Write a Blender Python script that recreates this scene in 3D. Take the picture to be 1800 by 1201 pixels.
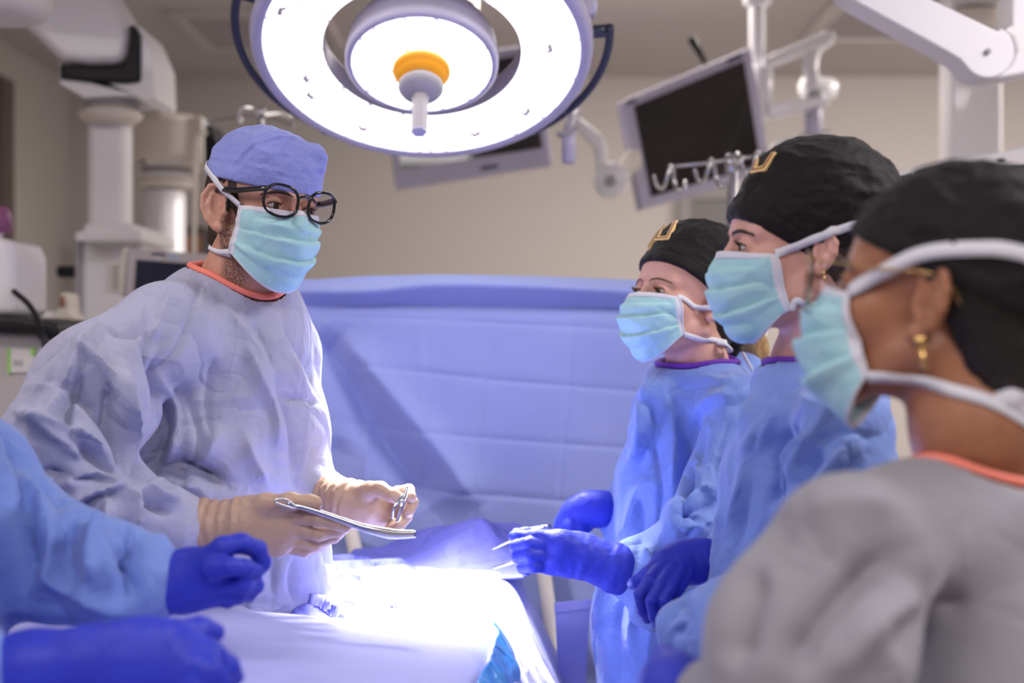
import bpy, math, random
import numpy as np
from mathutils import Vector, Matrix
random.seed(7); RS = np.random.RandomState(11)
scn = bpy.context.scene
for o in list(bpy.data.objects): bpy.data.objects.remove(o)
COL = scn.collection
# ------------------------------------------------------------------ camera, world, lights, exposure
CAMZ = 1.49; FPX = 2500.0
cam_d = bpy.data.cameras.new('camera'); cam = bpy.data.objects.new('camera', cam_d); COL.objects.link(cam)
cam.location = (0, 0, CAMZ); cam.rotation_euler = (math.pi/2, 0, 0)
cam_d.sensor_width = 36; cam_d.lens = 50; cam_d.clip_start = .05; cam_d.clip_end = 60
cam_d.dof.use_dof = True; cam_d.dof.focus_distance = 2.1; cam_d.dof.aperture_fstop = 2.6
scn.camera = cam
w = bpy.data.worlds.new('world'); scn.world = w; w.use_nodes = True
w.node_tree.nodes['Background'].inputs[0].default_value = (.80, .78, .95, 1)
w.node_tree.nodes['Background'].inputs[1].default_value = .35
scn.view_settings.view_transform = 'Standard'; scn.view_settings.look = 'None'
scn.view_settings.gamma = 1; scn.view_settings.use_curve_mapping = False
scn.view_settings.exposure = 0.0

def area(name, loc, target, size, power, color, sy=None):
    d = bpy.data.lights.new(name, 'AREA'); d.energy = power; d.color = color
    d.shape = 'RECTANGLE'; d.size = size; d.size_y = sy or size
    o = bpy.data.objects.new(name, d); COL.objects.link(o); o.location = loc
    o.rotation_euler = (Vector(target)-Vector(loc)).to_track_quat('-Z', 'Y').to_euler()
    return o
# added fill lights just under the ceiling, out of view and without fixtures
area('ceiling_fill', (0.9, -0.6, 2.8), (0.9, -0.6, 0), 1.2, 42, (1, .93, .93), .6)
area('ceiling_fill', (-0.9, -0.3, 2.8), (-0.9, -0.3, 0), 1.2, 34, (1, .93, .93), .6)
area('ceiling_fill', (1.9, 1.8, 2.82), (1.9, 1.8, 0), 1.2, 58, (1, .95, .97), .6)
area('ceiling_fill', (-1.8, 1.6, 2.82), (-1.8, 1.6, 0), 1.2, 24, (1, .93, .92), .6)
area('ceiling_fill', (2.6, 5.2, 2.82), (2.6, 6.0, 0), 1.2, 95, (1, .94, .90), .6)
area('ceiling_fill', (0.3, 5.3, 2.82), (0.3, 6.0, 0), 1.2, 52, (1, .93, .88), .6)

# ------------------------------------------------------------------ helpers
def P(px, py, d):
    return np.array(((px-900.0)/FPX*d, d, CAMZ-(py-600.5)/FPX*d))
def PX(V):
    V = np.atleast_2d(V)
    return np.stack((900+V[:, 0]/V[:, 1]*FPX, 600.5-(V[:, 2]-CAMZ)/V[:, 1]*FPX), 1)
def nrm(v): v = np.asarray(v, float); return v/np.linalg.norm(v)

def thing(name, loc, label, cat, group=None):
    o = bpy.data.objects.new(name, None); COL.objects.link(o); o.empty_display_size = .05
    o.location = tuple(float(c) for c in loc); o['label'] = label; o['category'] = cat
    if group: o['group'] = group
    ORG[o.name] = np.array(o.location[:]); return o
ORG = {}
def tag(o, label, cat=None, group=None, kind=None):
    o['label'] = label
    if cat: o['category'] = cat
    if group: o['group'] = group
    if kind: o['kind'] = kind
    return o
def obj(name, V, F, mat, parent=None, smooth=True, org=None, mats=None, fm=None, auto=None, label=None):
    """one mesh object from world-space vertices"""
    V = np.asarray(V, np.float64)
    if parent is not None: o0 = ORG[parent.name]
    else: o0 = np.array(org if org is not None else ((V[:, 0].min()+V[:, 0].max())/2, (V[:, 1].min()+V[:, 1].max())/2, V[:, 2].min()))
    me = bpy.data.meshes.new(name)
    if isinstance(F, np.ndarray):
        n, k = F.shape
        me.vertices.add(len(V)); me.vertices.foreach_set('co', (V-o0).astype(np.float32).ravel())
        me.loops.add(n*k); me.loops.foreach_set('vertex_index', F.astype(np.int32).ravel())
        me.polygons.add(n); me.polygons.foreach_set('loop_start', np.arange(0, n*k, k, dtype=np.int32))
        me.polygons.foreach_set('loop_total', np.full(n, k, np.int32)); me.update(calc_edges=True)
        me.validate()
    else:
        me.from_pydata([tuple(v) for v in (V-o0)], [], [tuple(int(i) for i in f) for f in F])
    for m in (mats or [mat]): me.materials.append(m)
    if fm is not None: me.polygons.foreach_set('material_index', np.asarray(fm, np.int32))
    me.polygons.foreach_set('use_smooth', [bool(smooth)]*len(me.polygons))
    o = bpy.data.objects.new(name, me); COL.objects.link(o)
    if parent is not None: o.parent = parent
    else: o.location = tuple(float(c) for c in o0)
    ORG[o.name] = o0
    if auto:
        md = o.modifiers.new('bevel', 'BEVEL'); md.width = auto; md.segments = 3; md.limit_method = 'ANGLE'; md.angle_limit = .6
        md = o.modifiers.new('wn', 'WEIGHTED_NORMAL')
    if label: o['label'] = label
    return o

class MB:
    def __init__(s): s.V = []; s.F = []; s.n = 0; s.m = []
    def add(s, V, F, mi=0):
        s.V.append(np.asarray(V, float)); s.F += [tuple(int(i)+s.n for i in f) for f in F]; s.m += [mi]*len(F); s.n += len(V)
    def quad_loft(s, rings, caps=True, closed=True, mi=0):
        n = len(rings[0]); V = np.concatenate(rings); F = []
        for i in range(len(rings)-1):
            for j in range(n if closed else n-1):
                a = i*n+j; b = i*n+(j+1) % n; F.append((a, b, b+n, a+n))
        if caps and closed:
            F.append(tuple(range(n))[::-1]); F.append(tuple((len(rings)-1)*n+i for i in range(n)))
        s.add(V, F, mi)
    def tube(s, pts, r, n=10, flat=None, mi=0, caps=True, closed=False, up=None):
        pts = np.asarray(pts, float); r = np.full(len(pts), r) if np.isscalar(r) else np.asarray(r)
        T = np.gradient(pts, axis=0)
        if closed: T = np.roll(pts, -1, 0)-np.roll(pts, 1, 0)
        T /= np.linalg.norm(T, axis=1)[:, None]+1e-12
        u = np.array(up if up is not None else (0, 0, 1.)); 
        if abs(T[0] @ u) > .95 and up is None: u = np.array((1., 0, 0))
        rings = []; a = np.linspace(0, 2*math.pi, n, endpoint=False)
        uu = u
        for p, t, rr in zip(pts, T, r):
            x = np.cross(t, uu); x /= np.linalg.norm(x)+1e-12; y = np.cross(x, t)
            if up is None: uu = y
            f = flat or 1.0
            rings.append(p+rr*(np.cos(a)[:, None]*x+np.sin(a)[:, None]*y*f))
        if closed: rings.append(rings[0])
        s.quad_loft(rings, caps and not closed, True, mi)
    def lathe(s, prof, c, axis, n=48, mi=0, a0=0, a1=2*math.pi, ref=None):
        axis = nrm(axis); ref = np.array(ref if ref is not None else ((1., 0, 0) if abs(axis[0]) < .9 else (0, 1., 0)))
        x = nrm(ref-axis*(ref @ axis)); y = np.cross(axis, x); c = np.asarray(c, float)
        full = abs(a1-a0-2*math.pi) < 1e-6
        a = np.linspace(a0, a1, n, endpoint=not full)
        rings = [c+h*axis+r*(np.cos(a)[:, None]*x+np.sin(a)[:, None]*y) for r, h in prof]
        s.quad_loft(rings, False, full, mi)
    def box(s, c, size, R=None, mi=0):
        c = np.asarray(c, float); h = np.asarray(size, float)/2
        V = np.array([(x, y, z) for x in (-1, 1) for y in (-1, 1) for z in (-1, 1)])*h
        if R is not None: V = V @ np.asarray(R).T
        s.add(V+c, [(0, 1, 3, 2), (4, 6, 7, 5), (0, 4, 5, 1), (2, 3, 7, 6), (0, 2, 6, 4), (1, 5, 7, 3)], mi)
    def prism(s, out, d, th, mi=0, dv=None):
        """outline in photo pixels at depth d, extruded th metres straight back"""
        A = np.array([P(x, y, d) for x, y in out]); B = A+np.array(dv if dv is not None else (0, th, 0)); n = len(out)
        area2 = sum(out[i][0]*out[(i+1) % n][1]-out[(i+1) % n][0]*out[i][1] for i in range(n))
        F = [tuple(range(n)), tuple(range(n, 2*n))[::-1]]+[(i, i+n, (i+1) % n+n, (i+1) % n) for i in range(n)]
        if area2 > 0: F = [f[::-1] for f in F]
        s.add(np.concatenate((A, B)), F, mi)
    def build(s, name, mat, parent=None, smooth=True, mats=None, **k):
        return obj(name, np.concatenate(s.V), s.F, mat, parent, smooth, mats=mats, fm=s.m if mats else None, **k)

def smooth_path(pts, n=6, closed=False):
    pts = np.asarray(pts, float); out = []
    N = len(pts)
    rng = range(N) if closed else range(N-1)
    for i in rng:
        p1, p2 = pts[i], pts[(i+1) % N]
        p0 = pts[(i-1) % N] if (closed or i > 0) else 2*p1-p2
        p3 = pts[(i+2) % N] if (closed or i+2 < N) else 2*p2-p1
        for t in np.linspace(0, 1, n, endpoint=False):
            out.append(.5*((2*p1)+(-p0+p2)*t+(2*p0-5*p1+4*p2-p3)*t*t+(-p0+3*p1-3*p2+p3)*t**3))
    if not closed: out.append(pts[-1])
    return np.array(out)

# ---- noise
_perm = RS.permutation(256); _perm = np.concatenate((_perm, _perm)); _g = RS.normal(size=(256, 3)); _g /= np.linalg.norm(_g, axis=1)[:, None]
def pnoise(Q):
    Q = np.asarray(Q, float); I = np.floor(Q).astype(int); f = Q-I; u = f*f*f*(f*(f*6-15)+10); r = 0
    for dx in (0, 1):
        for dy in (0, 1):
            for dz in (0, 1):
                h = _perm[(_perm[(_perm[(I[:, 0]+dx) & 255]+I[:, 1]+dy) & 255]+I[:, 2]+dz) & 255]
                g = _g[h]; dd = g[:, 0]*(f[:, 0]-dx)+g[:, 1]*(f[:, 1]-dy)+g[:, 2]*(f[:, 2]-dz)
                wx = u[:, 0] if dx else 1-u[:, 0]; wy = u[:, 1] if dy else 1-u[:, 1]; wz = u[:, 2] if dz else 1-u[:, 2]
                r = r+dd*wx*wy*wz
    return r
def ridged(Q):
    return 1-np.minimum(1, np.abs(pnoise(Q))*3.2)

# ---- signed distance fields
def smin(a, b, k):
    if k <= 0: return np.minimum(a, b)
    h = np.clip(.5+.5*(b-a)/k, 0, 1); return b+(a-b)*h-k*h*(1-h)
def smax(a, b, k): return -smin(-a, -b, k)
class Field:
    def __init__(s): s.p = []
    def add(s, fn, lo, hi, k=.01, op='u'): s.p.append((fn, np.array(lo, float), np.array(hi, float), k, op)); return s
    def ball(s, c, r, k=.01, op='u'): return s.cone(c, c, r, r, k, op)
    def cone(s, a, b, ra, rb, k=.01, op='u'):
        a = np.array(a, float); b = np.array(b, float)
        def fn(X, Y, Z):
            ba = b-a; L = float(ba @ ba)
            x, y, z = X-a[0], Y-a[1], Z-a[2]
            if L < 1e-12: return np.sqrt(x*x+y*y+z*z)-ra
            t = np.clip((x*ba[0]+y*ba[1]+z*ba[2])/L, 0, 1)
            return np.sqrt((x-ba[0]*t)**2+(y-ba[1]*t)**2+(z-ba[2]*t)**2)-(ra+(rb-ra)*t)
        R = max(ra, rb)+k*1.2+.004
        return s.add(fn, np.minimum(a, b)-R, np.maximum(a, b)+R, k, op)
    def chain(s, pts, rs, k=.006, op='u'):
        for i in range(len(pts)-1): s.cone(pts[i], pts[i+1], rs[i], rs[i+1], k, op)
        return s
    def ell(s, c, r, R=None, k=.01, op='u'):
        c = np.array(c, float); r = np.array(r, float); R = np.eye(3) if R is None else np.asarray(R)  # columns = axes
        def fn(X, Y, Z):
            x, y, z = X-c[0], Y-c[1], Z-c[2]
            q = [(x*R[0, i]+y*R[1, i]+z*R[2, i])/r[i] for i in range(3)]
            k0 = np.sqrt(q[0]**2+q[1]**2+q[2]**2)
            k1 = np.sqrt((q[0]/r[0])**2+(q[1]/r[1])**2+(q[2]/r[2])**2)+1e-9
            return k0*(k0-1)/k1
        m = max(r)+k*1.2+.004
        return s.add(fn, c-m, c+m, k, op)
    def econe(s, a, b, ra, rb, ax, sc, k=.02, op='u'):
        """round cone stretched by sc along horizontal axis ax"""
        a = np.array(a, float); b = np.array(b, float); ax = nrm(ax)
        def sq(v): return v-ax*(v @ ax)*(1-1/sc)
        A = sq(a-a); B = sq(b-a); ba = B-A; L = float(ba @ ba)
        def fn(X, Y, Z):
            x, y, z = X-a[0], Y-a[1], Z-a[2]
            dt = (x*ax[0]+y*ax[1]+z*ax[2])*(1-1/sc)
            x, y, z = x-ax[0]*dt, y-ax[1]*dt, z-ax[2]*dt
            t = np.clip((x*ba[0]+y*ba[1]+z*ba[2])/L, 0, 1)
            return np.sqrt((x-ba[0]*t)**2+(y-ba[1]*t)**2+(z-ba[2]*t)**2)-(ra+(rb-ra)*t)
        R = max(ra, rb)*sc+k*1.2
        return s.add(fn, np.minimum(a, b)-R, np.maximum(a, b)+R, k, op)
    def plane(s, p, n, k=.002):
        """keep the side where (x-p).n < 0"""
        p = np.array(p, float); n = nrm(n)
        return s.add(lambda X, Y, Z: (X-p[0])*n[0]+(Y-p[1])*n[1]+(Z-p[2])*n[2], (-9,)*3, (9,)*3, k, 'i')
    def _op(s, F, d, k, op):
        if op == 'u': return smin(F, d, k)
        if op == 's': return smax(F, -d, k)
        return smax(F, d, k)
    def at(s, Q):
        Q = np.atleast_2d(Q); F = np.full(len(Q), 1.0)
        for fn, lo, hi, k, op in s.p: F = s._op(F, fn(Q[:, 0], Q[:, 1], Q[:, 2]), k, op)
        return F
    def grad(s, Q, e=.0015):
        G = np.stack([s.at(Q+np.eye(3)[i]*e)-s.at(Q-np.eye(3)[i]*e) for i in range(3)], 1)
        return G/(np.linalg.norm(G, axis=1)[:, None]+1e-12)
    def push(s, Q, off, it=6, only_out=False):
        Q = np.array(Q, float)
        for _ in range(it):
            d = s.at(Q)-off
            if only_out: d = np.minimum(d, 0)
            Q = Q-s.grad(Q)*d[:, None]*.9
        return Q
    def mesh(s, h, lo=None, hi=None, smooth=1):
        us = [p for p in s.p if p[4] == 'u']
        if lo is None: lo = np.min([p[1] for p in us], 0)
        if hi is None: hi = np.max([p[2] for p in us], 0)
        lo = np.array(lo, float); hi = np.array(hi, float); n = np.ceil((hi-lo)/h).astype(int)+2
        ax = [lo[i]+h*np.arange(n[i]) for i in range(3)]
        F = np.full(n, .05, np.float32)
        for fn, a, b, k, op in s.p:
            i0 = np.clip(np.floor((a-lo)/h).astype(int), 0, n); i1 = np.clip(np.ceil((b-lo)/h).astype(int)+1, 0, n)
            if np.any(i1 <= i0): continue
            sl = tuple(slice(i0[i], i1[i]) for i in range(3))
            X = ax[0][sl[0]][:, None, None]; Y = ax[1][sl[1]][None, :, None]; Z = ax[2][sl[2]][None, None, :]
            F[sl] = s._op(F[sl], fn(X, Y, Z).astype(np.float32), k, op)
        F[0] = F[-1] = .05; F[:, 0] = F[:, -1] = .05; F[:, :, 0] = F[:, :, -1] = .05
        return nets(F, lo, h, smooth)
def nets(F, lo, h, smooth):
    S = F < 0
    c = np.zeros(tuple(np.array(F.shape)-1), np.uint8)
    for dx in (0, 1):
        for dy in (0, 1):
            for dz in (0, 1): c += S[dx:S.shape[0]-1+dx, dy:S.shape[1]-1+dy, dz:S.shape[2]-1+dz]
    act = (c > 0) & (c < 8); I, J, K = np.nonzero(act); N = len(I)
    idx = np.full(act.shape, -1, np.int64); idx[act] = np.arange(N)
    cv = {(a, b, e): F[I+a, J+b, K+e] for a in (0, 1) for b in (0, 1) for e in (0, 1)}
    acc = np.zeros((N, 3)); cnt = np.zeros(N)
    for p in cv:
        for axn in range(3):
            if p[axn] == 0:
                q = list(p); q[axn] = 1; q = tuple(q); a = cv[p]; b = cv[q]; m = (a < 0) != (b < 0)
                t = np.where(m, a/np.where(m, a-b, 1), 0)
                pt = np.zeros((N, 3)); pt[:] = p; pt[:, axn] = t
                acc += pt*m[:, None]; cnt += m
    V = (np.stack((I, J, K), 1)+acc/cnt[:, None])*h+lo
    Q = []
    for axn in range(3):
        sl0 = [slice(1, -1)]*3; sl1 = [slice(1, -1)]*3; sl0[axn] = slice(0, -1); sl1[axn] = slice(1, None)
        A = S[tuple(sl0)]; B = S[tuple(sl1)]; m = A != B
        i = np.stack(np.nonzero(m), 1); off = np.ones(3, int); off[axn] = 0; i = i+off
        u, v = (axn+1) % 3, (axn+2) % 3
        def cell(du, dv):
            j = i.copy(); j[:, u] -= du; j[:, v] -= dv; return idx[j[:, 0], j[:, 1], j[:, 2]]
        q = np.stack((cell(1, 1), cell(0, 1), cell(0, 0), cell(1, 0)), 1)
        fl = ~A[m]; q[fl] = q[fl][:, ::-1]; Q.append(q)
    Q = np.concatenate(Q)
    if smooth: V = lap(V, Q, smooth)
    return V, Q
def lap(V, Q, it=1, w=.5):
    e = np.concatenate([Q[:, [i, (i+1) % Q.shape[1]]] for i in range(Q.shape[1])]); e = np.concatenate((e, e[:, ::-1]))
    cn = np.bincount(e[:, 0], minlength=len(V)).clip(1)
    for _ in range(it):
        A = np.stack([np.bincount(e[:, 0], V[e[:, 1], i], minlength=len(V)) for i in range(3)], 1)/cn[:, None]
        V = V*(1-w)+A*w
    return V
def vnormals(V, Q):
    n = np.cross(V[Q[:, 2]]-V[Q[:, 0]], V[Q[:, 3]]-V[Q[:, 1]]) if Q.shape[1] == 4 else np.cross(V[Q[:, 1]]-V[Q[:, 0]], V[Q[:, 2]]-V[Q[:, 0]])
    N = np.zeros_like(V)
    for j in range(Q.shape[1]):
        for i in range(3): N[:, i] += np.bincount(Q[:, j], n[:, i], minlength=len(V))
    return N/(np.linalg.norm(N, axis=1)[:, None]+1e-12)
def polydist(pts2, line):
    """signed distance (px) to a polyline and arc parameter 0..1"""
    line = np.asarray(line, float); L = np.linalg.norm(np.diff(line, axis=0), axis=1); tot = L.sum(); best = np.full(len(pts2), 1e9); sg = np.zeros(len(pts2)); tt = np.zeros(len(pts2)); s0 = 0
    for i in range(len(line)-1):
        a, b = line[i], line[i+1]; ab = b-a; ap = pts2-a
        tr = (ap @ ab)/(ab @ ab); t = np.clip(tr, 0, 1); q = ap-t[:, None]*ab; d = np.hypot(q[:, 0], q[:, 1])
        m = d < best; best = np.where(m, d, best); cr = ab[0]*ap[:, 1]-ab[1]*ap[:, 0]
        sg = np.where(m, np.sign(cr), sg); tt = np.where(m, (s0+t*L[i])/tot, tt); s0 += L[i]
    return best*np.where(sg == 0, 1, sg), tt
def creases(V, N, lst, dmin=0, dmax=9):
    """folds in cloth: (line in photo px, height m, width on either side in px)"""
    px = PX(V); D = np.zeros(len(V)); view = V-np.array((0, 0, CAMZ)); view /= np.linalg.norm(view, axis=1)[:, None]
    face = np.clip(-(N*view).sum(1)*2.5+.3, 0, 1)*((V[:, 1] > dmin) & (V[:, 1] < dmax))
    for line, amp, w1, w2 in lst:
        lo = np.min(line, 0)-4*max(w1, w2); hi = np.max(line, 0)+4*max(w1, w2)
        m = (px[:, 0] > lo[0]) & (px[:, 0] < hi[0]) & (px[:, 1] > lo[1]) & (px[:, 1] < hi[1]) & (face > 0)
        if not m.any(): continue
        sd, t = polydist(px[m], smooth_path(np.array(line, float), 4) if len(line) > 2 else line)
        wv = np.where(sd > 0, w1, w2); f = np.exp(-(np.abs(sd)/wv)**1.05)*np.clip(np.sin(math.pi*np.clip(t, .04, .96))*1.6, 0, 1)
        D[m] += 1.6*amp*f*face[m]
    return D
# ------------------------------------------------------------------ materials (procedural)
def mat(name, col, rough=.5, metal=0, bump=None, var=None, sheen=0, spec=.5, emit=None, trans=0, alpha=None, coat=0, sss=0, ior=1.45):
    m = bpy.data.materials.new(name); m.use_nodes = True; nt = m.node_tree; b = nt.nodes['Principled BSDF']
    def S(k, v):
        if k in b.inputs: b.inputs[k].default_value = v
    S('Base Color', (*col, 1)); S('Roughness', rough); S('Metallic', metal); S('Specular IOR Level', spec)
    S('Sheen Weight', sheen); S('Coat Weight', coat); S('Transmission Weight', trans); S('IOR', ior)
    if sss: S('Subsurface Weight', sss); S('Subsurface Radius', (1, .35, .2)); S('Subsurface Scale', .012)
    if emit: S('Emission Color', (*emit[0], 1)); S('Emission Strength', emit[1])
    tc = None
    def coords():
        nonlocal tc
        if tc is None: tc = nt.nodes.new('ShaderNodeTexCoord')
        return tc.outputs['Object']
    if var:   # (scale, colour2, strength)
        n = nt.nodes.new('ShaderNodeTexNoise'); n.inputs['Scale'].default_value = var[0]; n.inputs['Detail'].default_value = 5
        nt.links.new(coords(), n.inputs['Vector'])
        r = nt.nodes.new('ShaderNodeMapRange'); r.inputs[1].default_value = .35; r.inputs[2].default_value = .65; r.inputs[4].default_value = var[2]
        nt.links.new(n.outputs['Fac'], r.inputs[0])
        x = nt.nodes.new('ShaderNodeMix'); x.data_type = 'RGBA'; x.inputs[6].default_value = (*col, 1); x.inputs[7].default_value = (*var[1], 1)
        nt.links.new(r.outputs[0], x.inputs[0]); nt.links.new(x.outputs[2], b.inputs['Base Color'])
    if bump:  # list of (kind, scale, strength, distance)
        prev = None
        for kind, sc, st, di in bump:
            if kind == 'n':
                n = nt.nodes.new('ShaderNodeTexNoise'); n.inputs['Scale'].default_value = sc; n.inputs['Detail'].default_value = 4; out = n.outputs['Fac']; inp = n.inputs['Vector']
            elif kind == 'r':
                n = nt.nodes.new('ShaderNodeTexNoise'); n.noise_type = 'RIDGED_MULTIFRACTAL'; n.inputs['Scale'].default_value = sc; n.inputs['Detail'].default_value = 2; out = n.outputs['Fac']; inp = n.inputs['Vector']
                n.inputs['Distortion'].default_value = .6
            elif kind == 'w':   # crumpled facets: creases along distorted cell borders
                n = nt.nodes.new('ShaderNodeTexVoronoi'); n.feature = 'DISTANCE_TO_EDGE'; n.inputs['Scale'].default_value = sc; out = n.outputs['Distance']
                nz = nt.nodes.new('ShaderNodeTexNoise'); nz.inputs['Scale'].default_value = sc*.8; nz.inputs['Detail'].default_value = 3; nt.links.new(coords(), nz.inputs['Vector'])
                ad = nt.nodes.new('ShaderNodeVectorMath'); ad.operation = 'MULTIPLY_ADD'; ad.inputs[1].default_value = (2.2/sc,)*3
                nt.links.new(nz.outputs['Color'], ad.inputs[0]); nt.links.new(coords(), ad.inputs[2]); nt.links.new(ad.outputs[0], n.inputs['Vector']); inp = None
            else:
                n = nt.nodes.new('ShaderNodeTexVoronoi'); n.feature = 'DISTANCE_TO_EDGE' if kind == 'e' else 'F1'; n.inputs['Scale'].default_value = sc; out = n.outputs['Distance']; inp = n.inputs['Vector']
            if inp is not None: nt.links.new(coords(), inp)
            bp = nt.nodes.new('ShaderNodeBump'); bp.inputs['Strength'].default_value = st; bp.inputs['Distance'].default_value = di
            nt.links.new(out, bp.inputs['Height'])
            if prev: nt.links.new(prev, bp.inputs['Normal'])
            prev = bp.outputs['Normal']
        nt.links.new(prev, b.inputs['Normal'])
    return m
CL = [('w', 5, .8, .035), ('w', 16, .4, .012), ('n', 420, .12, .0008)]
M = dict(
    wall=mat('wall_paint', (.41, .372, .35), .75, bump=[('n', 90, .04, .002)]),
    ceil=mat('ceiling_paint', (.50, .46, .45), .8, bump=[('n', 120, .04, .002)]),
    ceilp=mat('ceiling_panel', (.36, .33, .335), .8), trimw=mat('ceiling_trim', (.5, .46, .45), .6),
    floor=mat('vinyl_floor', (.36, .34, .33), .35, var=(30, (.30, .29, .29), .6)),
    dark=mat('dark_recess', (.05, .048, .05), .5), door=mat('door_grey', (.13, .12, .12), .5),
    white=mat('white_enamel', (.86, .84, .86), .32, coat=.2, var=(9, (.80, .79, .82), .3)),
    cream=mat('cream_plastic', (.78, .72, .64), .4, var=(9, (.72, .66, .58), .3)),
    lav=mat('lavender_enamel', (.50, .47, .60), .35, var=(9, (.46, .44, .57), .3)),
    grey=mat('grey_plastic', (.36, .35, .37), .45), pinkg=mat('pink_grey_plastic', (.50, .45, .46), .45),
    black=mat('black_plastic', (.012, .012, .015), .42, spec=.3), navy=mat('navy_rail', (.035, .04, .075), .4),
    screen=mat('dark_glass_screen', (.018, .015, .016), .10, var=(3, (.035, .028, .027), .6), coat=.5), screen2=mat('blue_black_screen', (.02, .022, .045), .15),
    steel=mat('steel', (.62, .62, .64), .22, 1), brass=mat('gold_metal', (.75, .5, .2), .25, 1),
    rose=mat('rose_brown_metal', (.30, .16, .12), .3, 1), orange=mat('glowing_orange_plastic', (.85, .36, .02), .35, emit=((1., .42, .03), .25)), frost=mat('frosted_handle', (.42, .39, .41), .35),  # orange collar plastic has a faint glow added to its colour
    gownM=mat('lavender_gown_cloth', (.42, .43, .58), .78, bump=CL, var=(11, (.37, .385, .56), .7), sheen=.15, spec=.25),
    gownN=mat('grey_gown_cloth', (.285, .275, .31), .8, bump=[('w', 5, .7, .02)], var=(8, (.25, .245, .28), .5), sheen=.15, spec=.25),
    gownB=mat('blue_gown_cloth', (.185, .285, .67), .7, bump=CL, var=(10, (.155, .245, .62), .7), sheen=.2, spec=.3),
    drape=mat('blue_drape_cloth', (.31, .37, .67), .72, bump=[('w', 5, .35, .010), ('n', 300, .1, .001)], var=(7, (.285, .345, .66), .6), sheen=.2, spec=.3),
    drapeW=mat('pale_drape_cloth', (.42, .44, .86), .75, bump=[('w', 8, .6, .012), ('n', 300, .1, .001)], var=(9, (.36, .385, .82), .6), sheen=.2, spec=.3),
    drapeD=mat('violet_drape_cloth', (.20, .215, .72), .7, bump=[('w', 11, .7, .02)], var=(9, (.15, .17, .66), .6), spec=.3),  # own colour of the heaped drape; on the fanned pleats it paints shade
    bag=mat('clear_blue_plastic', (.02, .32, .95), .18, var=(14, (.10, .50, .95), .8), coat=.6, bump=[('w', 22, .8, .012)]),
    capB=mat('periwinkle_cap_cotton', (.26, .30, .72), .82, bump=[('w', 26, .8, .005), ('n', 500, .2, .001)], var=(40, (.22, .255, .66), .7), sheen=.2),
    capK=mat('black_cap_cotton', (.009, .0075, .008), .75, bump=[('w', 14, .6, .008)], sheen=.05, spec=.3),
    glvT=mat('tan_latex', (.50, .34, .25), .42, bump=[('n', 60, .18, .002)], var=(30, (.46, .30, .21), .6), sss=.12),
    glvB=mat('blue_nitrile', (.03, .045, .50), .52, bump=[('n', 55, .15, .002)], var=(20, (.025, .038, .43), .6), spec=.35),
    maskC=mat('cyan_mask_cloth', (.36, .63, .70), .8, bump=[('w', 24, .5, .005), ('n', 260, .15, .0008)], var=(22, (.42, .68, .73), .7)),
    maskW=mat('white_mask_cloth', (.70, .70, .77), .8, bump=[('c', 600, .4, .0008)]),
    coral=mat('coral_binding', (.90, .24, .18), .7), purple=mat('purple_binding', (.14, .03, .38), .7),
    hairK=mat('black_hair', (.010, .008, .008), .42, bump=[('r', 60, .6, .003)]), hairD=mat('brown_hair', (.03, .018, .012), .45, bump=[('r', 80, .8, .003)]),
    hairY=mat('blonde_hair', (.48, .30, .13), .42, var=(60, (.22, .12, .05), .8), bump=[('r', 60, .8, .003)]),
    frame=mat('black_acetate', (.008, .008, .009), .12, coat=.5), gold=mat('gold_thread', (.95, .66, .28), .5), inline=mat('brown_thread', (.25, .09, .05), .6),
    bed=mat('table_pad', (.03, .03, .035), .5), orangew=mat('wood_orange', (.30, .13, .07), .5), green=mat('green_tape', (.30, .62, .12), .6), ink=mat('ink', (.05, .05, .1), .6), bluesq=mat('blue_pad', (.30, .36, .72), .5),
    paper=mat('paper', (.66, .63, .62), .7), lip=mat('lip', (.42, .14, .12), .5),
)
def stripes_hair(): pass
def skin_mat(name, col, red, beard=None, lid=None):
    """skin whose freckling, redness and stubble follow head-local coordinates stored on the mesh"""
    m = mat(name, col, .48, var=(55, red, .6), bump=[('n', 380, .10, .0006), ('n', 60, .1, .002)], sss=.16)
    if beard:
        nt = m.node_tree; b = nt.nodes['Principled BSDF']; src = b.inputs['Base Color'].links[0].from_socket
        a = nt.nodes.new('ShaderNodeAttribute'); a.attribute_name = 'beard'
        n = nt.nodes.new('ShaderNodeTexNoise'); n.inputs['Scale'].default_value = 700; tc = nt.nodes.new('ShaderNodeTexCoord'); nt.links.new(tc.outputs['Object'], n.inputs['Vector'])
        mr = nt.nodes.new('ShaderNodeMapRange'); mr.inputs[1].default_value = .38; mr.inputs[2].default_value = .56; nt.links.new(n.outputs['Fac'], mr.inputs[0])
        mu = nt.nodes.new('ShaderNodeMath'); mu.operation = 'MULTIPLY'; nt.links.new(a.outputs['Fac'], mu.inputs[0]); nt.links.new(mr.outputs[0], mu.inputs[1])
        x = nt.nodes.new('ShaderNodeMix'); x.data_type = 'RGBA'; x.inputs[7].default_value = (*beard, 1)
        nt.links.new(mu.outputs[0], x.inputs[0]); nt.links.new(src, x.inputs[6]); nt.links.new(x.outputs[2], b.inputs['Base Color'])
    return m
M['skinM'] = skin_mat('skin_light_tan', (.56, .30, .22), (.50, .23, .16), beard=(.07, .035, .025))
M['skinF'] = skin_mat('skin_fair', (.66, .38, .31), (.62, .31, .26))
M['skinB'] = skin_mat('skin_fair_rosy', (.64, .36, .30), (.60, .30, .25))
M['skinN'] = skin_mat('skin_brown', (.36, .155, .085), (.30, .12, .065))
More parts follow.
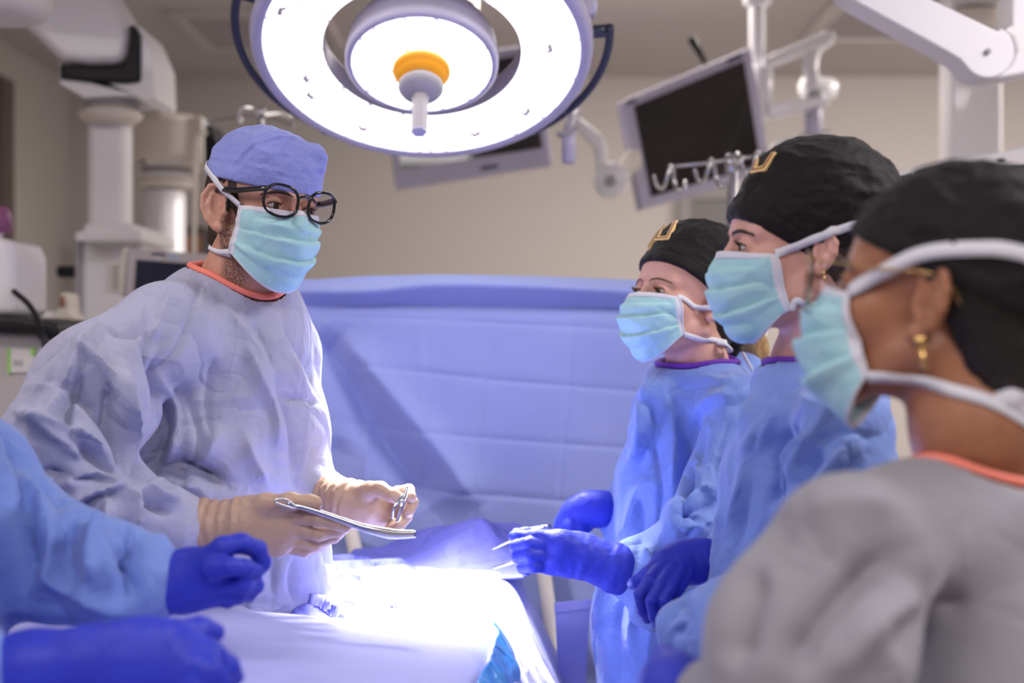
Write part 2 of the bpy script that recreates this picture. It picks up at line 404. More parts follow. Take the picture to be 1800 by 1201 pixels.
def eye_mat():
    m = bpy.data.materials.new('eye'); m.use_nodes = True; nt = m.node_tree; b = nt.nodes['Principled BSDF']; b.inputs['Roughness'].default_value = .12
    a = nt.nodes.new('ShaderNodeAttribute'); a.attribute_name = 'iris'
    r = nt.nodes.new('ShaderNodeValToRGB'); e = r.color_ramp.elements
    e[0].position = 0; e[0].color = (.004, .003, .003, 1); e[1].position = 1; e[1].color = (.62, .56, .56, 1)
    for p, c in ((.18, (.004, .003, .003, 1)), (.22, (.12, .06, .03, 1)), (.40, (.07, .04, .03, 1)), (.46, (.02, .015, .015, 1)), (.5, (.60, .52, .52, 1))):
        q = e.new(p); q.color = c
    nt.links.new(a.outputs['Fac'], r.inputs[0]); nt.links.new(r.outputs[0], b.inputs['Base Color']); return m
M['eye'] = eye_mat()
def led_mat():
    m = bpy.data.materials.new('led_lens_sheet'); m.use_nodes = True; nt = m.node_tree; b = nt.nodes['Principled BSDF']
    tc = nt.nodes.new('ShaderNodeTexCoord'); v = nt.nodes.new('ShaderNodeTexVoronoi'); v.voronoi_dimensions = '2D'; v.inputs['Scale'].default_value = 34; v.inputs['Randomness'].default_value = .35
    cx = nt.nodes.new('ShaderNodeCombineXYZ')
    for i_, ax_ in enumerate(((1, 0, 0), (0, .866, -.5))):   # the lamp's own plane
        dt = nt.nodes.new('ShaderNodeVectorMath'); dt.operation = 'DOT_PRODUCT'; dt.inputs[1].default_value = ax_; nt.links.new(tc.outputs['Object'], dt.inputs[0]); nt.links.new(dt.outputs['Value'], cx.inputs[i_])
    nt.links.new(cx.outputs[0], v.inputs['Vector'])
    r = nt.nodes.new('ShaderNodeMapRange'); r.inputs[1].default_value = .10; r.inputs[2].default_value = .22; r.inputs[3].default_value = .35; r.inputs[4].default_value = 2.9
    nt.links.new(v.outputs['Distance'], r.inputs[0]); b.inputs['Emission Color'].default_value = (1, .97, .98, 1); b.inputs['Base Color'].default_value = (.8, .8, .8, 1)
    nt.links.new(r.outputs[0], b.inputs['Emission Strength']); return m
M['led'] = led_mat()
def glass_mat():
    m = bpy.data.materials.new('spectacle_glass'); m.use_nodes = True; nt = m.node_tree
    for n in list(nt.nodes): nt.nodes.remove(n)
    o = nt.nodes.new('ShaderNodeOutputMaterial'); t = nt.nodes.new('ShaderNodeBsdfTransparent'); g = nt.nodes.new('ShaderNodeBsdfGlossy'); g.inputs['Roughness'].default_value = .03
    t.inputs[0].default_value = (.92, .90, .95, 1); mx = nt.nodes.new('ShaderNodeMixShader'); fr = nt.nodes.new('ShaderNodeFresnel'); fr.inputs[0].default_value = 1.16
    nt.links.new(fr.outputs[0], mx.inputs[0]); nt.links.new(t.outputs[0], mx.inputs[1]); nt.links.new(g.outputs[0], mx.inputs[2]); nt.links.new(mx.outputs[0], o.inputs[0]); return m
M['glass'] = glass_mat()
# ------------------------------------------------------------------ the room
def struct(name, mb, m, **k):
    o = mb.build(name, m, smooth=False, **k); o['kind'] = 'structure'; return o
XL, XR, YB, YF, ZC = -2.36, 3.3, 7.56, -2.6, 2.9
def slab(name, lo, hi, m):
    b = MB(); lo = np.array(lo, float); hi = np.array(hi, float); b.box((lo+hi)/2, hi-lo); return struct(name, b, m)
slab('floor', (XL-.1, YF-.1, -.1), (XR+.1, YB+.1, 0), M['floor'])
slab('ceiling', (XL-.1, YF-.1, ZC), (XR+.1, YB+.1, ZC+.1), M['ceil'])
slab('wall_back', (XL-.1, YB, 0), (XR+.1, YB+.1, ZC), M['wall'])
slab('wall_left', (XL-.1, YF, 0), (XL, YB, ZC), M['wall'])
slab('wall_right', (XR, YF, 0), (XR+.1, YB, ZC), M['wall'])
slab('wall_front', (XL, YF-.1, 0), (XR, YF, ZC), M['wall'])
slab('trim_1', (XL, YB-.015, 0), (XR, YB-.0005, .12), M['grey'])       # skirting
def ceil_panel(x0, x1, y0, y1, label):
    r = thing('ceiling_panel', ((x0+x1)/2, (y0+y1)/2, ZC-.03), label, 'ceiling panel')
    b = MB(); b.box(((x0+x1)/2, (y0+y1)/2, ZC-.011), (x1-x0-.05, y1-y0-.05, .02)); b.build('panel', M['ceilp'], r, False)
    b = MB(); t = .05
    for c, s in ((((x0+x1)/2, y0, ZC-.0155), (x1-x0+t, t, .03)), (((x0+x1)/2, y1, ZC-.0155), (x1-x0+t, t, .03)), ((x0, (y0+y1)/2, ZC-.0155), (t, y1-y0-t, .03)), ((x1, (y0+y1)/2, ZC-.0155), (t, y1-y0-t, .03))): b.box(c, s)
    b.build('panel_trim', M['trimw'], r, False)
ceil_panel(-1.44, -.82, 6.05, 6.75, 'grey recessed ceiling panel with pale trim, left of the big surgical lamp')
ceil_panel(1.36, 1.82, 5.3, 6.55, 'grey ceiling panel with pale trim, above the right-hand boom arm')
# doorway to the left, cabinet recess behind the surgeon, dark door on the right of the back wall
b = MB(); b.box((XL+.02, 6.55, 1.35), (.04, .16, 2.7)); struct('trim_2', b, mat('bronze_trim', (.10, .075, .065), .5))
def door(n, x0, x1, z1, m, fm):
    b = MB(); b.box(((x0+x1)/2, YB-.02, z1/2), (x1-x0, .04, z1)); struct('door_%d' % n, b, m)
    f = MB(); f.box((x0-.03, YB-.03, z1/2), (.06, .06, z1)); f.box((x1+.03, YB-.03, z1/2), (.06, .06, z1)); f.box(((x0+x1)/2, YB-.03, z1+.03), (x1-x0+.12, .06, .06)); struct('trim_%d' % (n+4), f, fm)
x0 = P(1212, 0, YB)[0]; x1 = P(1300, 0, YB)[0]; door(1, x0, x1, P(0, 352, YB)[2], M['door'], mat('door_frame_grey', (.2, .185, .18), .5))
b = MB(); c0 = P(255, 398, 7.2); c1 = P(355, 700, 7.2); b.box(((c0[0]+c1[0])/2, 7.38, (c0[2]+c1[2])/2), (c1[0]-c0[0], .34, c0[2]-c1[2]))
cb = thing('wall_cabinet', ((c0[0]+c1[0])/2, 7.38, c1[2]), 'dark wall cabinet with brown panel behind the second boom column', 'cabinet')
b.build('body', mat('cabinet_dark', (.06, .055, .06), .5), cb, False)
b = MB(); d0 = P(322, 412, 7.19); d1 = P(352, 446, 7.19); b.box(((d0[0]+d1[0])/2, 7.2, (d0[2]+d1[2])/2), (d1[0]-d0[0], .03, d0[2]-d1[2])); b.build('panel', M['orangew'], cb, False)
b = MB(); c0 = P(22, 432, 6.9); c1 = P(48, 700, 6.9)
b.prism([(18, 430), (50, 430), (50, 440), (18, 440)], 6.9, .05); b.prism([(38, 440), (50, 440), (50, 1000), (38, 1000)], 6.9, .05)
struct('trim_4', b, M['trimw'])
b = MB(); b.prism([(0, 440), (38, 440), (38, 1000), (0, 1000)], 6.93, .03); struct('door_2', b, mat('door_taupe', (.16, .145, .14), .6))

# ------------------------------------------------------------------ big surgical lamp
LC = P(742, 98, 2.8); LN = nrm((0, -.5, -.866)); LX = np.array((1., 0, 0)); LD = np.cross(LX, LN); LD = LD if LD[2] < 0 else -LD
def LP(r, deg, h=0): a = math.radians(deg); return LC+r*(math.cos(a)*LX+math.sin(a)*LD)+h*LN
lamp = thing('surgical_lamp', LC+np.array((0, 0, .1)), 'large round surgical lamp, glowing white ring with orange-collared hub, hanging over the table', 'surgical lamp')
b = MB(); b.lathe([(.196, -.008), (.194, -.05), (.2, -.066), (.25, -.078), (.31, -.072), (.332, -.05), (.339, -.022), (.336, -.006), (.328, .0), (.314, .001), (.311, -.003)], LC, LN, 96)
b.build('ring_housing', M['lav'], lamp)
b = MB(); b.lathe([(.196, -.008), (.199, .001), (.204, .0), (.311, -.003)], LC, LN, 96); b.build('light_ring', M['led'], lamp)
b = MB(); b.lathe([(.0, .028), (.137, .026)], LC, LN, 72); b.build('centre_light', M['led'], lamp)
b = MB(); b.lathe([(.137, .026), (.142, .029), (.150, .022), (.151, .008), (.146, -.03), (.13, -.06), (.08, -.08), (0, -.082)], LC, LN, 72); b.build('centre_housing', M['lav'], lamp)
b = MB(); b.lathe([(.0, .0285), (.050, .030), (.056, .034), (.057, .043), (.052, .047), (.047, .049), (.0475, .060), (.0, .062)], LC, LN, 56); b.build('orange_collar', M['orange'], lamp)
b = MB(); b.lathe([(.030, .06), (.043, .074), (.0445, .083), (.038, .093), (.018, .104), (.0, .105)], LC, LN, 48); b.build('hub', M['grey'], lamp)
b = MB(); b.lathe([(.0, .10), (.0175, .10), (.0155, .118), (.0155, .183), (.0, .183)], LC, LN, 6); hd = b.build('handle', M['frost'], lamp, False)
b = MB(); b.lathe([(.0, .1835), (.0155, .1835), (.0155, .191), (.0, .191)], LC, LN, 6); b.build('handle_cap', M['lav'], lamp, False)
b = MB(); pts = []; rr = []
for t in np.linspace(0, 1, 70):
    a = -8+t*214; e = min(t, 1-t)
    pts.append(LP(.347+.024*max(0, 1-e*3.2)**.8+.0, a, -.028)); rr.append(.0085)
b.tube(pts, rr, 12); b.build('grab_rail', M['navy'], lamp)
for a in (-6, 34, 130, 203):
    b = MB(); b.tube([LP(.325, a, -.03), LP(.366 if a in (-6, 203) else .352, a, -.03)], .013, 10); b.build('rail_bracket', M['navy'], lamp)
for a, r in ((205, .29), (163, .245), (152, .262), (120, .262), (66, .262), (38, .268), (-7, .252)):
    b = MB(); u = LP(r, a, .003); v = LP(r+.004, a+3.2, .004); w_ = LP(r-.006, a+4, .004)
    b.tube([u, v], [.006, .003], 8); b.tube([v-(v-u)*.3, w_], [.004, .003], 8); b.tube([LP(r, a, -.004), u], .004, 6); b.build('lens_clip', M['pinkg'], lamp)
for a in (-62, 242):   # arms joining ring and centre at the back
    b = MB(); b.tube([LP(.09, a, -.05), LP(.20, a, -.07), LP(.25, a, -.075)], [.03, .026, .024], 12); b.build('spoke', M['white'], lamp)
b = MB(); yk = [LP(.33, -32, -.05), LP(.37, -34, -.09), LP(.40, -40, -.13), LP(.33, -62, -.25), LP(.15, -90, -.33)]; b.tube(smooth_path(yk, 6), .024, 12); b.build('yoke', M['white'], lamp)
b = MB(); top = LP(.15, -90, -.33); b.tube([top, top+(0.0, .05, .08), top+(0, .05, .32)], .035, 14); b.build('suspension_arm', M['white'], lamp)
b = MB(); b.prism([(1010, -12), (1040, -12), (1052, 2), (1050, 22), (1034, 28), (1014, 16)], 2.72, .06); b.build('yoke_cover', M['lav'], lamp, False, auto=.008)
for z, tgt, pw, sz, bl in ((0, P(760, 1030, 2.27), 560, .62, 1.0),):
    d = bpy.data.lights.new('lamp_beam', 'SPOT'); d.energy = pw; d.spot_size = math.radians(42); d.spot_blend = 1.0; d.shadow_soft_size = .16; d.color = (1, .98, 1.0)
    o = bpy.data.objects.new('lamp_beam', d); COL.objects.link(o); sp = LC+LN*.20; o.location = tuple(sp); o.rotation_euler = Vector(tgt-sp).to_track_quat('-Z', 'Y').to_euler()

# ------------------------------------------------------------------ displays
def monitor(label, tl, tr, br, bl, d, th, fr, bez, smat, parts=(), side=None):
    """d = depth of the four corners, bez = bezel share (x, top, bottom)"""
    A, B, C_, D_ = [P(x, y, dd) for (x, y), dd in zip((tl, tr, br, bl), d)]
    n = nrm(np.cross(B-A, D_-A)); n = n if n[1] > 0 else -n
    r = thing('display', (A+B+C_+D_)/4, label, 'display')
    def bi(u, v): return (A*(1-u)+B*u)*(1-v)+(D_*(1-u)+C_*u)*v
    m = MB(); F = [bi(0, 0), bi(1, 0), bi(1, 1), bi(0, 1)]; G = [p+n*th for p in F]
    m.add(F+G, [(0, 1, 2, 3)[::-1], (4, 5, 6, 7), (0, 1, 5, 4), (1, 2, 6, 5), (2, 3, 7, 6), (3, 0, 4, 7)])
    m.build('casing', fr, r, False, auto=.006)
    bx, bt, bb = bez; S = [bi(bx, bt), bi(1-bx, bt), bi(1-bx, 1-bb), bi(bx, 1-bb)]
    m = MB(); F = [p-n*.004 for p in S]; G = [p+n*.003 for p in S]; m.add(F+G, [(0, 1, 2, 3)[::-1], (4, 5, 6, 7), (0, 1, 5, 4), (1, 2, 6, 5), (2, 3, 7, 6), (3, 0, 4, 7)])
    m.build('screen', smat, r, False)
    for (u0, v0, u1, v1), mm, nm in parts:
        S = [bi(u0, v0), bi(u1, v0), bi(u1, v1), bi(u0, v1)]; F = [p-n*.003 for p in S]; G = [p+n*.001 for p in S]
        m = MB(); m.add(F+G, [(0, 1, 2, 3)[::-1], (4, 5, 6, 7), (0, 1, 5, 4), (1, 2, 6, 5), (2, 3, 7, 6), (3, 0, 4, 7)]); m.build(nm, mm, r, False)
    return r, bi, n
mon1, bi1, n1 = monitor('big wall-side display tilted to the left, with lavender frame and hooks in front', (1093, 178), (1320, 82), (1356, 304), (1130, 368), (4.7, 4.9, 4.9, 4.7), .05, M['lav'], (.075, .085, .085), M['screen'],
    [((.03, .02, .10, .055), M['ink'], 'logo_mark'), ((.80, .02, .92, .055), M['ink'], 'logo_mark')])
b = MB(); b.tube([P(1217, 70, 4.8), P(1240, 112, 4.8)], [.014, .008], 10); b.tube([P(1213, 66, 4.8), P(1222, 80, 4.8)], .013, 10); b.build('antenna', M['black'], mon1)
mon2, _, _ = monitor('half-hidden display hanging directly behind the big surgical lamp, screen dark', (668, 118), (945, 76), (971, 290), (695, 333), (4.9, 4.9, 4.9, 4.9), .06, M['lav'], (.05, .08, .15), M['screen'],
    [((.55, .925, .66, .955), M['ink'], 'logo_mark')])
q = P(830, 100, 4.98); b = MB(); b.tube([q, q+np.array((0, .05, .1)), (q[0], q[1]+.05, 2.899)], .02, 12); b.build('hanger', M['cream'], mon2)
mon3, _, _ = monitor('display at the right edge behind the nearest woman, only its top frame visible', (1558, 306), (1900, 240), (1945, 470), (1600, 540), (3.9, 3.9, 3.9, 3.9), .05, M['white'], (.03, .13, .1), M['screen'],
    [((.05, .04, .13, .09), M['ink'], 'logo_mark'), ((.56, .05, .60, .09), M['ink'], 'logo_mark')])

def poly_tube(pts, r, name, m, parent, n=14, sm=6):
    b = MB(); Q = [P(*p) for p in pts]; Q = smooth_path(Q, sm) if sm and len(Q) > 2 else np.array(Q); rr = r
    if not np.isscalar(r): rr = np.interp(np.linspace(0, 1, len(Q)), np.linspace(0, 1, len(r)), r)
    b.tube(Q, rr, n); return b.build(name, m, parent)
def cyl(c, r, h0, h1, name, m, parent, axis=(0, 0, 1), bev=.006, n=40):
    b = MB(); b.lathe([(0, h0), (r-bev, h0), (r, h0+bev), (r, h1-bev), (r-bev, h1), (0, h1)], c, axis, n); return b.build(name, m, parent)

# display's ceiling support, right centre
sup = thing('jointed_support', P(1330, -200, 5.0), 'white ceiling pole and jointed arm carrying the big tilted display', 'support arm')
cyl(P(1331, 100, 5.0), .028, -.1, .5, 'pole', M['white'], sup); cyl(P(1331, 0, 5.0), .048, -.02, .03, 'pole_collar', M['white'], sup)
cyl(P(1333, 150, 5.0), .05, -.12, .06, 'pole_sleeve', M['white'], sup)
b = MB(); b.prism([(1338, 102), (1450, 55), (1466, 52), (1471, 64), (1462, 76), (1345, 120)], 4.95, .06); b.build('upper_bar', M['white'], sup, False, auto=.012)
poly_tube([(1455, 66, 4.98), (1432, 88, 4.98), (1425, 120, 4.97), (1430, 150, 4.95)], [.03, .026, .026, .028], 'curved_link', M['white'], sup)
cyl(P(1438, 155, 5.0), .04, -.06, .06, 'joint', M['white'], sup, axis=(1, .4, 0)); cyl(P(1430, 178, 4.98), .042, -.03, .03, 'joint_ring', M['grey'], sup)
b = MB(); b.prism([(1354, 182), (1440, 168), (1460, 176), (1458, 186), (1430, 192), (1356, 208)], 4.93, .06); b.build('lower_bar', M['white'], sup, False, auto=.012)
cyl(P(1430, 215, 4.96), .03, -.05, .07, 'post', M['lav'], sup); b = MB(); b.prism([(1405, 236), (1462, 228), (1440, 238), (1436, 252), (1420, 250)], 4.94, .05); b.build('post_clamp', M['grey'], sup, False)
b = MB(); b.prism([(1362, 250), (1400, 238), (1425, 240), (1430, 256), (1365, 262)], 4.9, .1); b.build('white_cap', M['white'], sup, False, auto=.01)
# arm between lamp and display
q = P(1700, 300, 3.96); b = MB(); b.tube([q, (q[0]+.3, q[1]+.1, q[2]+.1), (q[0]+.8, q[1]+.1, 2.899)], .02, 12); b.build('hanger', M['white'], mon3)
arm2 = thing('spring_arm', P(1060, 270, 4.6), 'white spring arm with round joint between the surgical lamp and the tilted display', 'support arm')
b = MB(); b.prism([(1003, 212), (1014, 202), (1062, 240), (1068, 262), (1066, 300), (1048, 300), (1046, 262)], 4.6, .05); b.build('link', M['white'], arm2, False, auto=.012)
cyl(P(1074, 318, 4.62), .055, -.05, .05, 'joint', M['white'], arm2, axis=(0, 1, 0)); cyl(P(1074, 318, 4.56), .018, -.02, .03, 'joint_screw', M['grey'], arm2, axis=(0, 1, 0))
b = MB(); b.prism([(1078, 300), (1105, 262), (1125, 262), (1130, 290), (1090, 328)], 4.66, .06); b.build('rear_link', M['cream'], arm2, False, auto=.012)
b = MB(); b.prism([(1080, 334), (1094, 330), (1090, 341), (1078, 341)], 4.58, .05); b.build('foot', M['black'], arm2, False)
hl = thing('lamp_grip', P(1000, 226, 3.3), 'lavender grip handle with dark flange hanging just below right of the surgical lamp', 'handle')
cyl(P(1000, 258, 3.3), .0165, -.04, .04, 'grip', M['lav'], hl); b = MB(); b.prism([(978, 232), (1020, 220), (1012, 230), (1002, 238), (984, 238)], 3.28, .05); b.build('flange', M['grey'], hl, False, auto=.003)
poly_tube([(1000, 228, 3.3), (1004, 205, 3.4), (1012, 190, 3.5), (1010, 120, 3.6), (1010, -120, 3.6)], .012, 'hanger', M['lav'], hl)

# right-hand heavy arm with column
ra = thing('equipment_boom', P(1735, 90, 3.0), 'thick white boom arm with round elbow crossing the top right corner', 'boom arm')
b = MB(); oc = [(1480, -20), (1605, -20), (1640, 0), (1755, 55)]; ang = np.radians(np.linspace(-62, 130, 16)); oc += [(1737+47*math.cos(a), 90+47*math.sin(a)) for a in ang]; oc += [(1688, 104), (1668, 92), (1500, 0)]
b.prism(oc, 3.0, .1); b.build('arm', M['lav' if 0 else 'white'], ra, False, auto=.012)
cyl(P(1737, 90, 2.995), .006, -.004, .01, 'pivot_screw', M['grey'], ra, axis=(0, 1, 0), bev=.001)
b = MB(); b.prism([(1762, 52), (1778, 45), (1778, -20), (1830, -20), (1830, 125), (1775, 135), (1740, 140), (1776, 118), (1788, 90), (1780, 66)], 3.03, .1); b.build('elbow_housing', M['white'], ra, False, auto=.01)
cyl(P(1795, -10, 3.06), .04, 0, .7, 'drop_tube', M['white'], ra)
col = thing('ceiling_column', P(1718, 200, 4.8), 'wide pale ceiling column at the right, behind the thick boom arm', 'column')
b = MB(); x0, x1 = P(1672, 0, 4.8)[0], P(1766, 0, 4.8)[0]; z1 = 2.897; z0 = P(0, 300, 4.8)[2]; b.box(((x0+x1)/2, 4.88, (1.2+z1)/2), (x1-x0, .14, z1-1.2)); b.build('shaft', M['white'], col, False, auto=.02)
cyl(P(1725, 30, 4.78)+(0, .1, 0), .11, -.03, .05, 'collar_disc', M['cream'], col, bev=.02); cyl(P(1725, 14, 4.78)+(0, .1, 0), .105, 0, .012, 'dark_gasket', M['black'], col)
b = MB(); b.box((*(P(1718, 0, 4.8)[:2]+(0, .08)), .6), (.3, .3, 1.2)); b.build('foot_cabinet', M['cream'], col, False, auto=.02)

# left heavy boom
lb = thing('equipment_boom', P(195, 300, 4.3)*np.array((1, 1, 0)), 'white equipment boom with black joint and tall column at the left', 'boom arm')
b = MB(); b.prism([(0, -70), (160, -70), (226, 44), (228, 62), (222, 100), (212, 112), (160, 113), (108, 108), (30, 34)], 4.1, .22); b.build('sloping_arm', M['grey' if 0 else 'white'], lb, False, auto=.03)
b = MB(); b.prism([(224, 42), (236, 44), (246, 60), (245, 143), (220, 146), (150, 143), (108, 138), (106, 110), (160, 116), (213, 114), (224, 96), (230, 66)], 4.08, .25); b.build('joint_shell', M['black'], lb, False, auto=.015)
b = MB(); b.prism([(236, 44), (246, 46), (270, 100), (273, 172), (256, 180), (236, 168), (148, 172), (105, 148), (103, 110), (108, 112), (109, 138), (150, 142), (220, 145), (243, 142), (244, 62)], 4.1, .26); b.build('bracket', M['cream' if 0 else 'white'], lb, False, auto=.02)
c = P(195, 190, 4.2); cyl(c, .093, -.045, .0, 'collar', M['cream'], lb, bev=.02); cyl(c, .086, .0, .014, 'gasket', M['grey'], lb); cyl(c, .07, .01, .05, 'neck_ring', M['white'], lb)
b = MB(); z1 = P(0, 198, 4.2)[2]; z0 = P(0, 412, 4.2)[2]; b.box((P(194, 0, 4.26)[0], 4.26, (z0+z1)/2), (.120, .11, z1-z0)); b.build('column', M['white'], lb, False, auto=.03)
b = MB(); b.prism([(148, 392), (232, 392), (236, 402), (250, 405), (250, 424), (130, 424), (131, 408), (146, 404)], 4.16, .40); b.build('console_top', M['white'], lb, False, auto=.012)
b = MB(); b.prism([(132, 427), (250, 427), (250, 1060), (132, 1060)], 4.3, .3); b.build('console_body', M['white'], lb, False, auto=.01)
b = MB(); b.prism([(131, 423.5), (251, 423.5), (251, 427.5), (131, 427.5)], 4.29, .31); b.build('console_seam', M['grey'], lb, False)
b = MB(); b.prism([(132, 424), (140, 424), (140, 700), (132, 700)], 4.27, .03); b.build('edge_rail', M['grey'], lb, False)
b = MB(); b.prism([(194, 462), (212, 462), (210, 512), (193, 512)], 4.285, .02); b.build('outlet_plate', M['cream'], lb, False)
for i in range(4):
    b = MB(); b.prism([(198, 468+i*11), (207, 468+i*11), (207, 474+i*11), (198, 474+i*11)], 4.28, .01); b.build('outlet', M['grey'], lb, False)
c = P(118, 478, 4.35); cyl(c, .018, -.03, .03, 'knob', M['black'], lb, axis=(1, 0, 0))
cyl(P(250, 475, 4.42)*0+P(190, 600, 4.45)*np.array((1, 1, 0)), .22, 0, .08, 'base', M['cream'], lb)
cc = thing('ceiling_cover', P(-30, 5, 3.3), 'rounded cream ceiling cover at the top left corner', 'ceiling cover')
b = MB(); c = P(-20, -10, 3.0); b.lathe([(0, -.052), (.08, -.052), (.118, -.045), (.132, -.02), (.132, .1), (0, .1)], c, (0, 0, 1), 48); b.build('cover', M['cream'], cc)
# second boom behind
sb = thing('equipment_boom', P(290, 300, 5.1)*np.array((1, 1, 0)), 'cream drum-headed boom column just left of the surgeon cap', 'boom arm')
b = MB(); c = P(300, 247, 5.1); b.lathe([(0, -.075), (.13, -.075), (.145, -.06), (.15, .06), (.12, .085), (0, .09)], c-(.0, 0, .005), (0, 0, 1), 40)
b.prism([(255, 214), (352, 203), (357, 210), (357, 288), (255, 290)], 4.98, .24); b.build('drum_head', M['cream'], sb, True, auto=.012)
c = P(292, 312, 5.1); cyl(c, .085, .012, .04, 'neck_ring', M['grey'], sb); cyl(c, .102, -.04, -.004, 'collar', M['cream'], sb, bev=.015); cyl(c, .096, -.004, .012, 'gasket', M['white'], sb)
c = P(289, 335, 5.1); cyl(c, .074, -1.99+.1, -.0, 'column', M['white'], sb, bev=.01); cyl(c*np.array((1, 1, 0)), .2, 0, .08, 'base', M['white'], sb)
# black bracket and small IV rack behind the cap
ir = thing('iv_pole', P(457, 600, 4.0)*np.array((1, 1, 0)), 'steel IV pole with hooks, hidden behind the surgeon\'s blue cap', 'IV pole')
cyl(P(457, 200, 4.0)*np.array((1, 1, 0)), .009, .03, P(0, 196, 4.0)[2], 'pole', M['steel'], ir, n=14)
cyl(P(457, 200, 4.0)*np.array((1, 1, 0)), .016, P(0, 205, 4.0)[2], P(0, 190, 4.0)[2], 'pole_collar', M['steel'], ir, n=16)
cyl(P(457, 200, 4.0)*np.array((1, 1, 0)), .11, .0, .04, 'base', M['grey'], ir)
for pts in ([(457, 205, 4.0), (420, 208, 4.05), (372, 214, 4.1), (362, 222, 4.1), (362, 212, 4.1)], [(457, 205, 4.0), (440, 192, 3.9), (424, 190, 3.85), (420, 205, 3.85), (424, 214, 3.85), (419, 216, 3.85)], [(457, 205, 4.0), (490, 212, 3.95), (512, 222, 3.9), (516, 214, 3.9)], [(457, 204, 4.), (488, 200, 4.1), (512, 205, 4.15)]):
    poly_tube(pts, .0055, 'hook', M['steel'], ir, 10)
b = MB(); b.prism([(352, 208), (372, 218), (388, 262), (372, 300), (358, 290)], 5.0, .2); b.build('black_bracket', M['black'], sb, False, auto=.01)
tl = poly_tube([(364, 232, 4.3), (352, 238, 4.3), (345, 260, 4.3), (343, 330, 4.3), (341, 460, 4.3), (341, 900, 4.3), (341, 1466, 4.3)], .008, 'tubing', M['cream'], None); tag(tl, 'thin beige tube hanging behind the surgeon\'s ear', 'tube')
# anaesthesia monitor
am, _, _ = monitor('pink-grey patient monitor with dark screen behind the surgeon\'s shoulder', (224, 437), (372, 447), (366, 560), (216, 545), (3.7, 3.7, 3.7, 3.7), .07, M['pinkg'], (.12, .17, .12), M['screen2'],
    [((.30, .04, .45, .09), M['ink'], 'logo_mark'), ((.32, .085, .42, .14), M['paper'], 'label_strip'), ((.5, .06, .60, .11), mat('pale_blue_label', (.35, .5, .7), .5), 'label_strip')])
b = MB(); b.prism([(214, 436), (226, 436), (218, 520), (208, 520)], 3.71, .1); b.build('side_cover', M['cream'], am, False, auto=.006)
b = MB(); c = P(290, 560, 3.78); b.lathe([(0, -c[2]), (.12, -c[2]), (.12, .05-c[2]), (.03, .09-c[2]), (.03, .02)], c, (0, 0, 1), 24); b.build('stand', M['grey'], am)
# left equipment stack
ce = thing('equipment_cart', P(30, 900, 3.2)*np.array((1, 1, 0)), 'grey equipment cart with black tray top and green-marked label at the left edge', 'cart')
b = MB(); b.prism([(-120, 578), (64, 585), (80, 600), (82, 1300), (-120, 1300)], 3.2, .4); b.build('cabinet', mat('cart_enamel', (.46, .43, .42), .4), ce, False, auto=.01)
b = MB(); b.prism([(-120, 556), (20, 556), (85, 566), (104, 572), (103, 592), (70, 602), (60, 584), (-120, 578)], 3.15, .5); b.build('tray', M['black'], ce, False, auto=.01)
b = MB(); b.prism([(18, 612), (60, 616), (60, 655), (18, 655)], 3.195, .01); lb1 = b.build('label', M['paper'], ce, False)
b = MB(); b.prism([(13, 612), (18, 612), (18, 657), (13, 657)], 3.193, .01); b.build('label_stripe', M['green'], ce, False); b = MB(); b.prism([(54, 612), (60, 612), (60, 625), (54, 625)], 3.193, .01); b.build('label_stripe', M['green'], ce, False)
b = MB()
for i, ch in enumerate((24, 30, 36)): b.prism([(ch, 633), (ch+3, 633), (ch+3, 643), (ch, 643)], 3.193, .004)
b.build('label_print', M['grey'], ce, False)
for c_ in ((-.05, .05), (-.05, .35)):
    pass
dv = thing('control_console', P(0, 555, 3.3), 'white rounded device standing on the cart\'s black tray at the left edge', 'medical device')
b = MB(); b.prism([(-90, 418), (0, 414), (14, 424), (23, 445), (24, 555), (-90, 556)], 3.25, .25); b.build('casing', M['white'], dv, False, auto=.03)
b = MB(); b.lathe([(0, -.03), (.03, -.028), (.034, 0), (.025, .03), (0, .035)], P(-4, 388, 3.3), (0, 0, 1), 20); b.build('bottle_top', mat('purple_pink', (.30, .10, .22), .4), dv); cyl(P(-4, 412, 3.3), .012, -.01, .03, 'stem', M['white'], dv)
tg = poly_tube([(24, 512, 3.24), (50, 535, 3.2), (66, 562, 3.16), (78, 600, 3.12), (84, 640, 3.12), (80, 700, 3.12)], .0065, 'cable', M['black'], None); tag(tg, 'black cable looping from the white device over the cart tray', 'cable')
sd = thing('suction_unit', P(112, 560, 3.8), 'small cream device with amber vial beside the boom console', 'medical device')
b = MB(); b.prism([(104, 514), (120, 514), (122, 548), (134, 560), (134, 610), (88, 610), (90, 548), (103, 544)], 3.8, .1); b.build('casing', M['cream'], sd, False, auto=.012)
cyl(P(109, 530, 3.79), .0065, -.016, .016, 'vial', M['orangew'], sd, n=16); cyl(P(84, 560, 3.8), .018, -.02, .02, 'knob', M['white'], sd); cyl(P(112, 600, 3.86)*np.array((1, 1, 0)), .05, 0, P(0, 608, 3.8)[2], 'stand', M['cream'], sd)

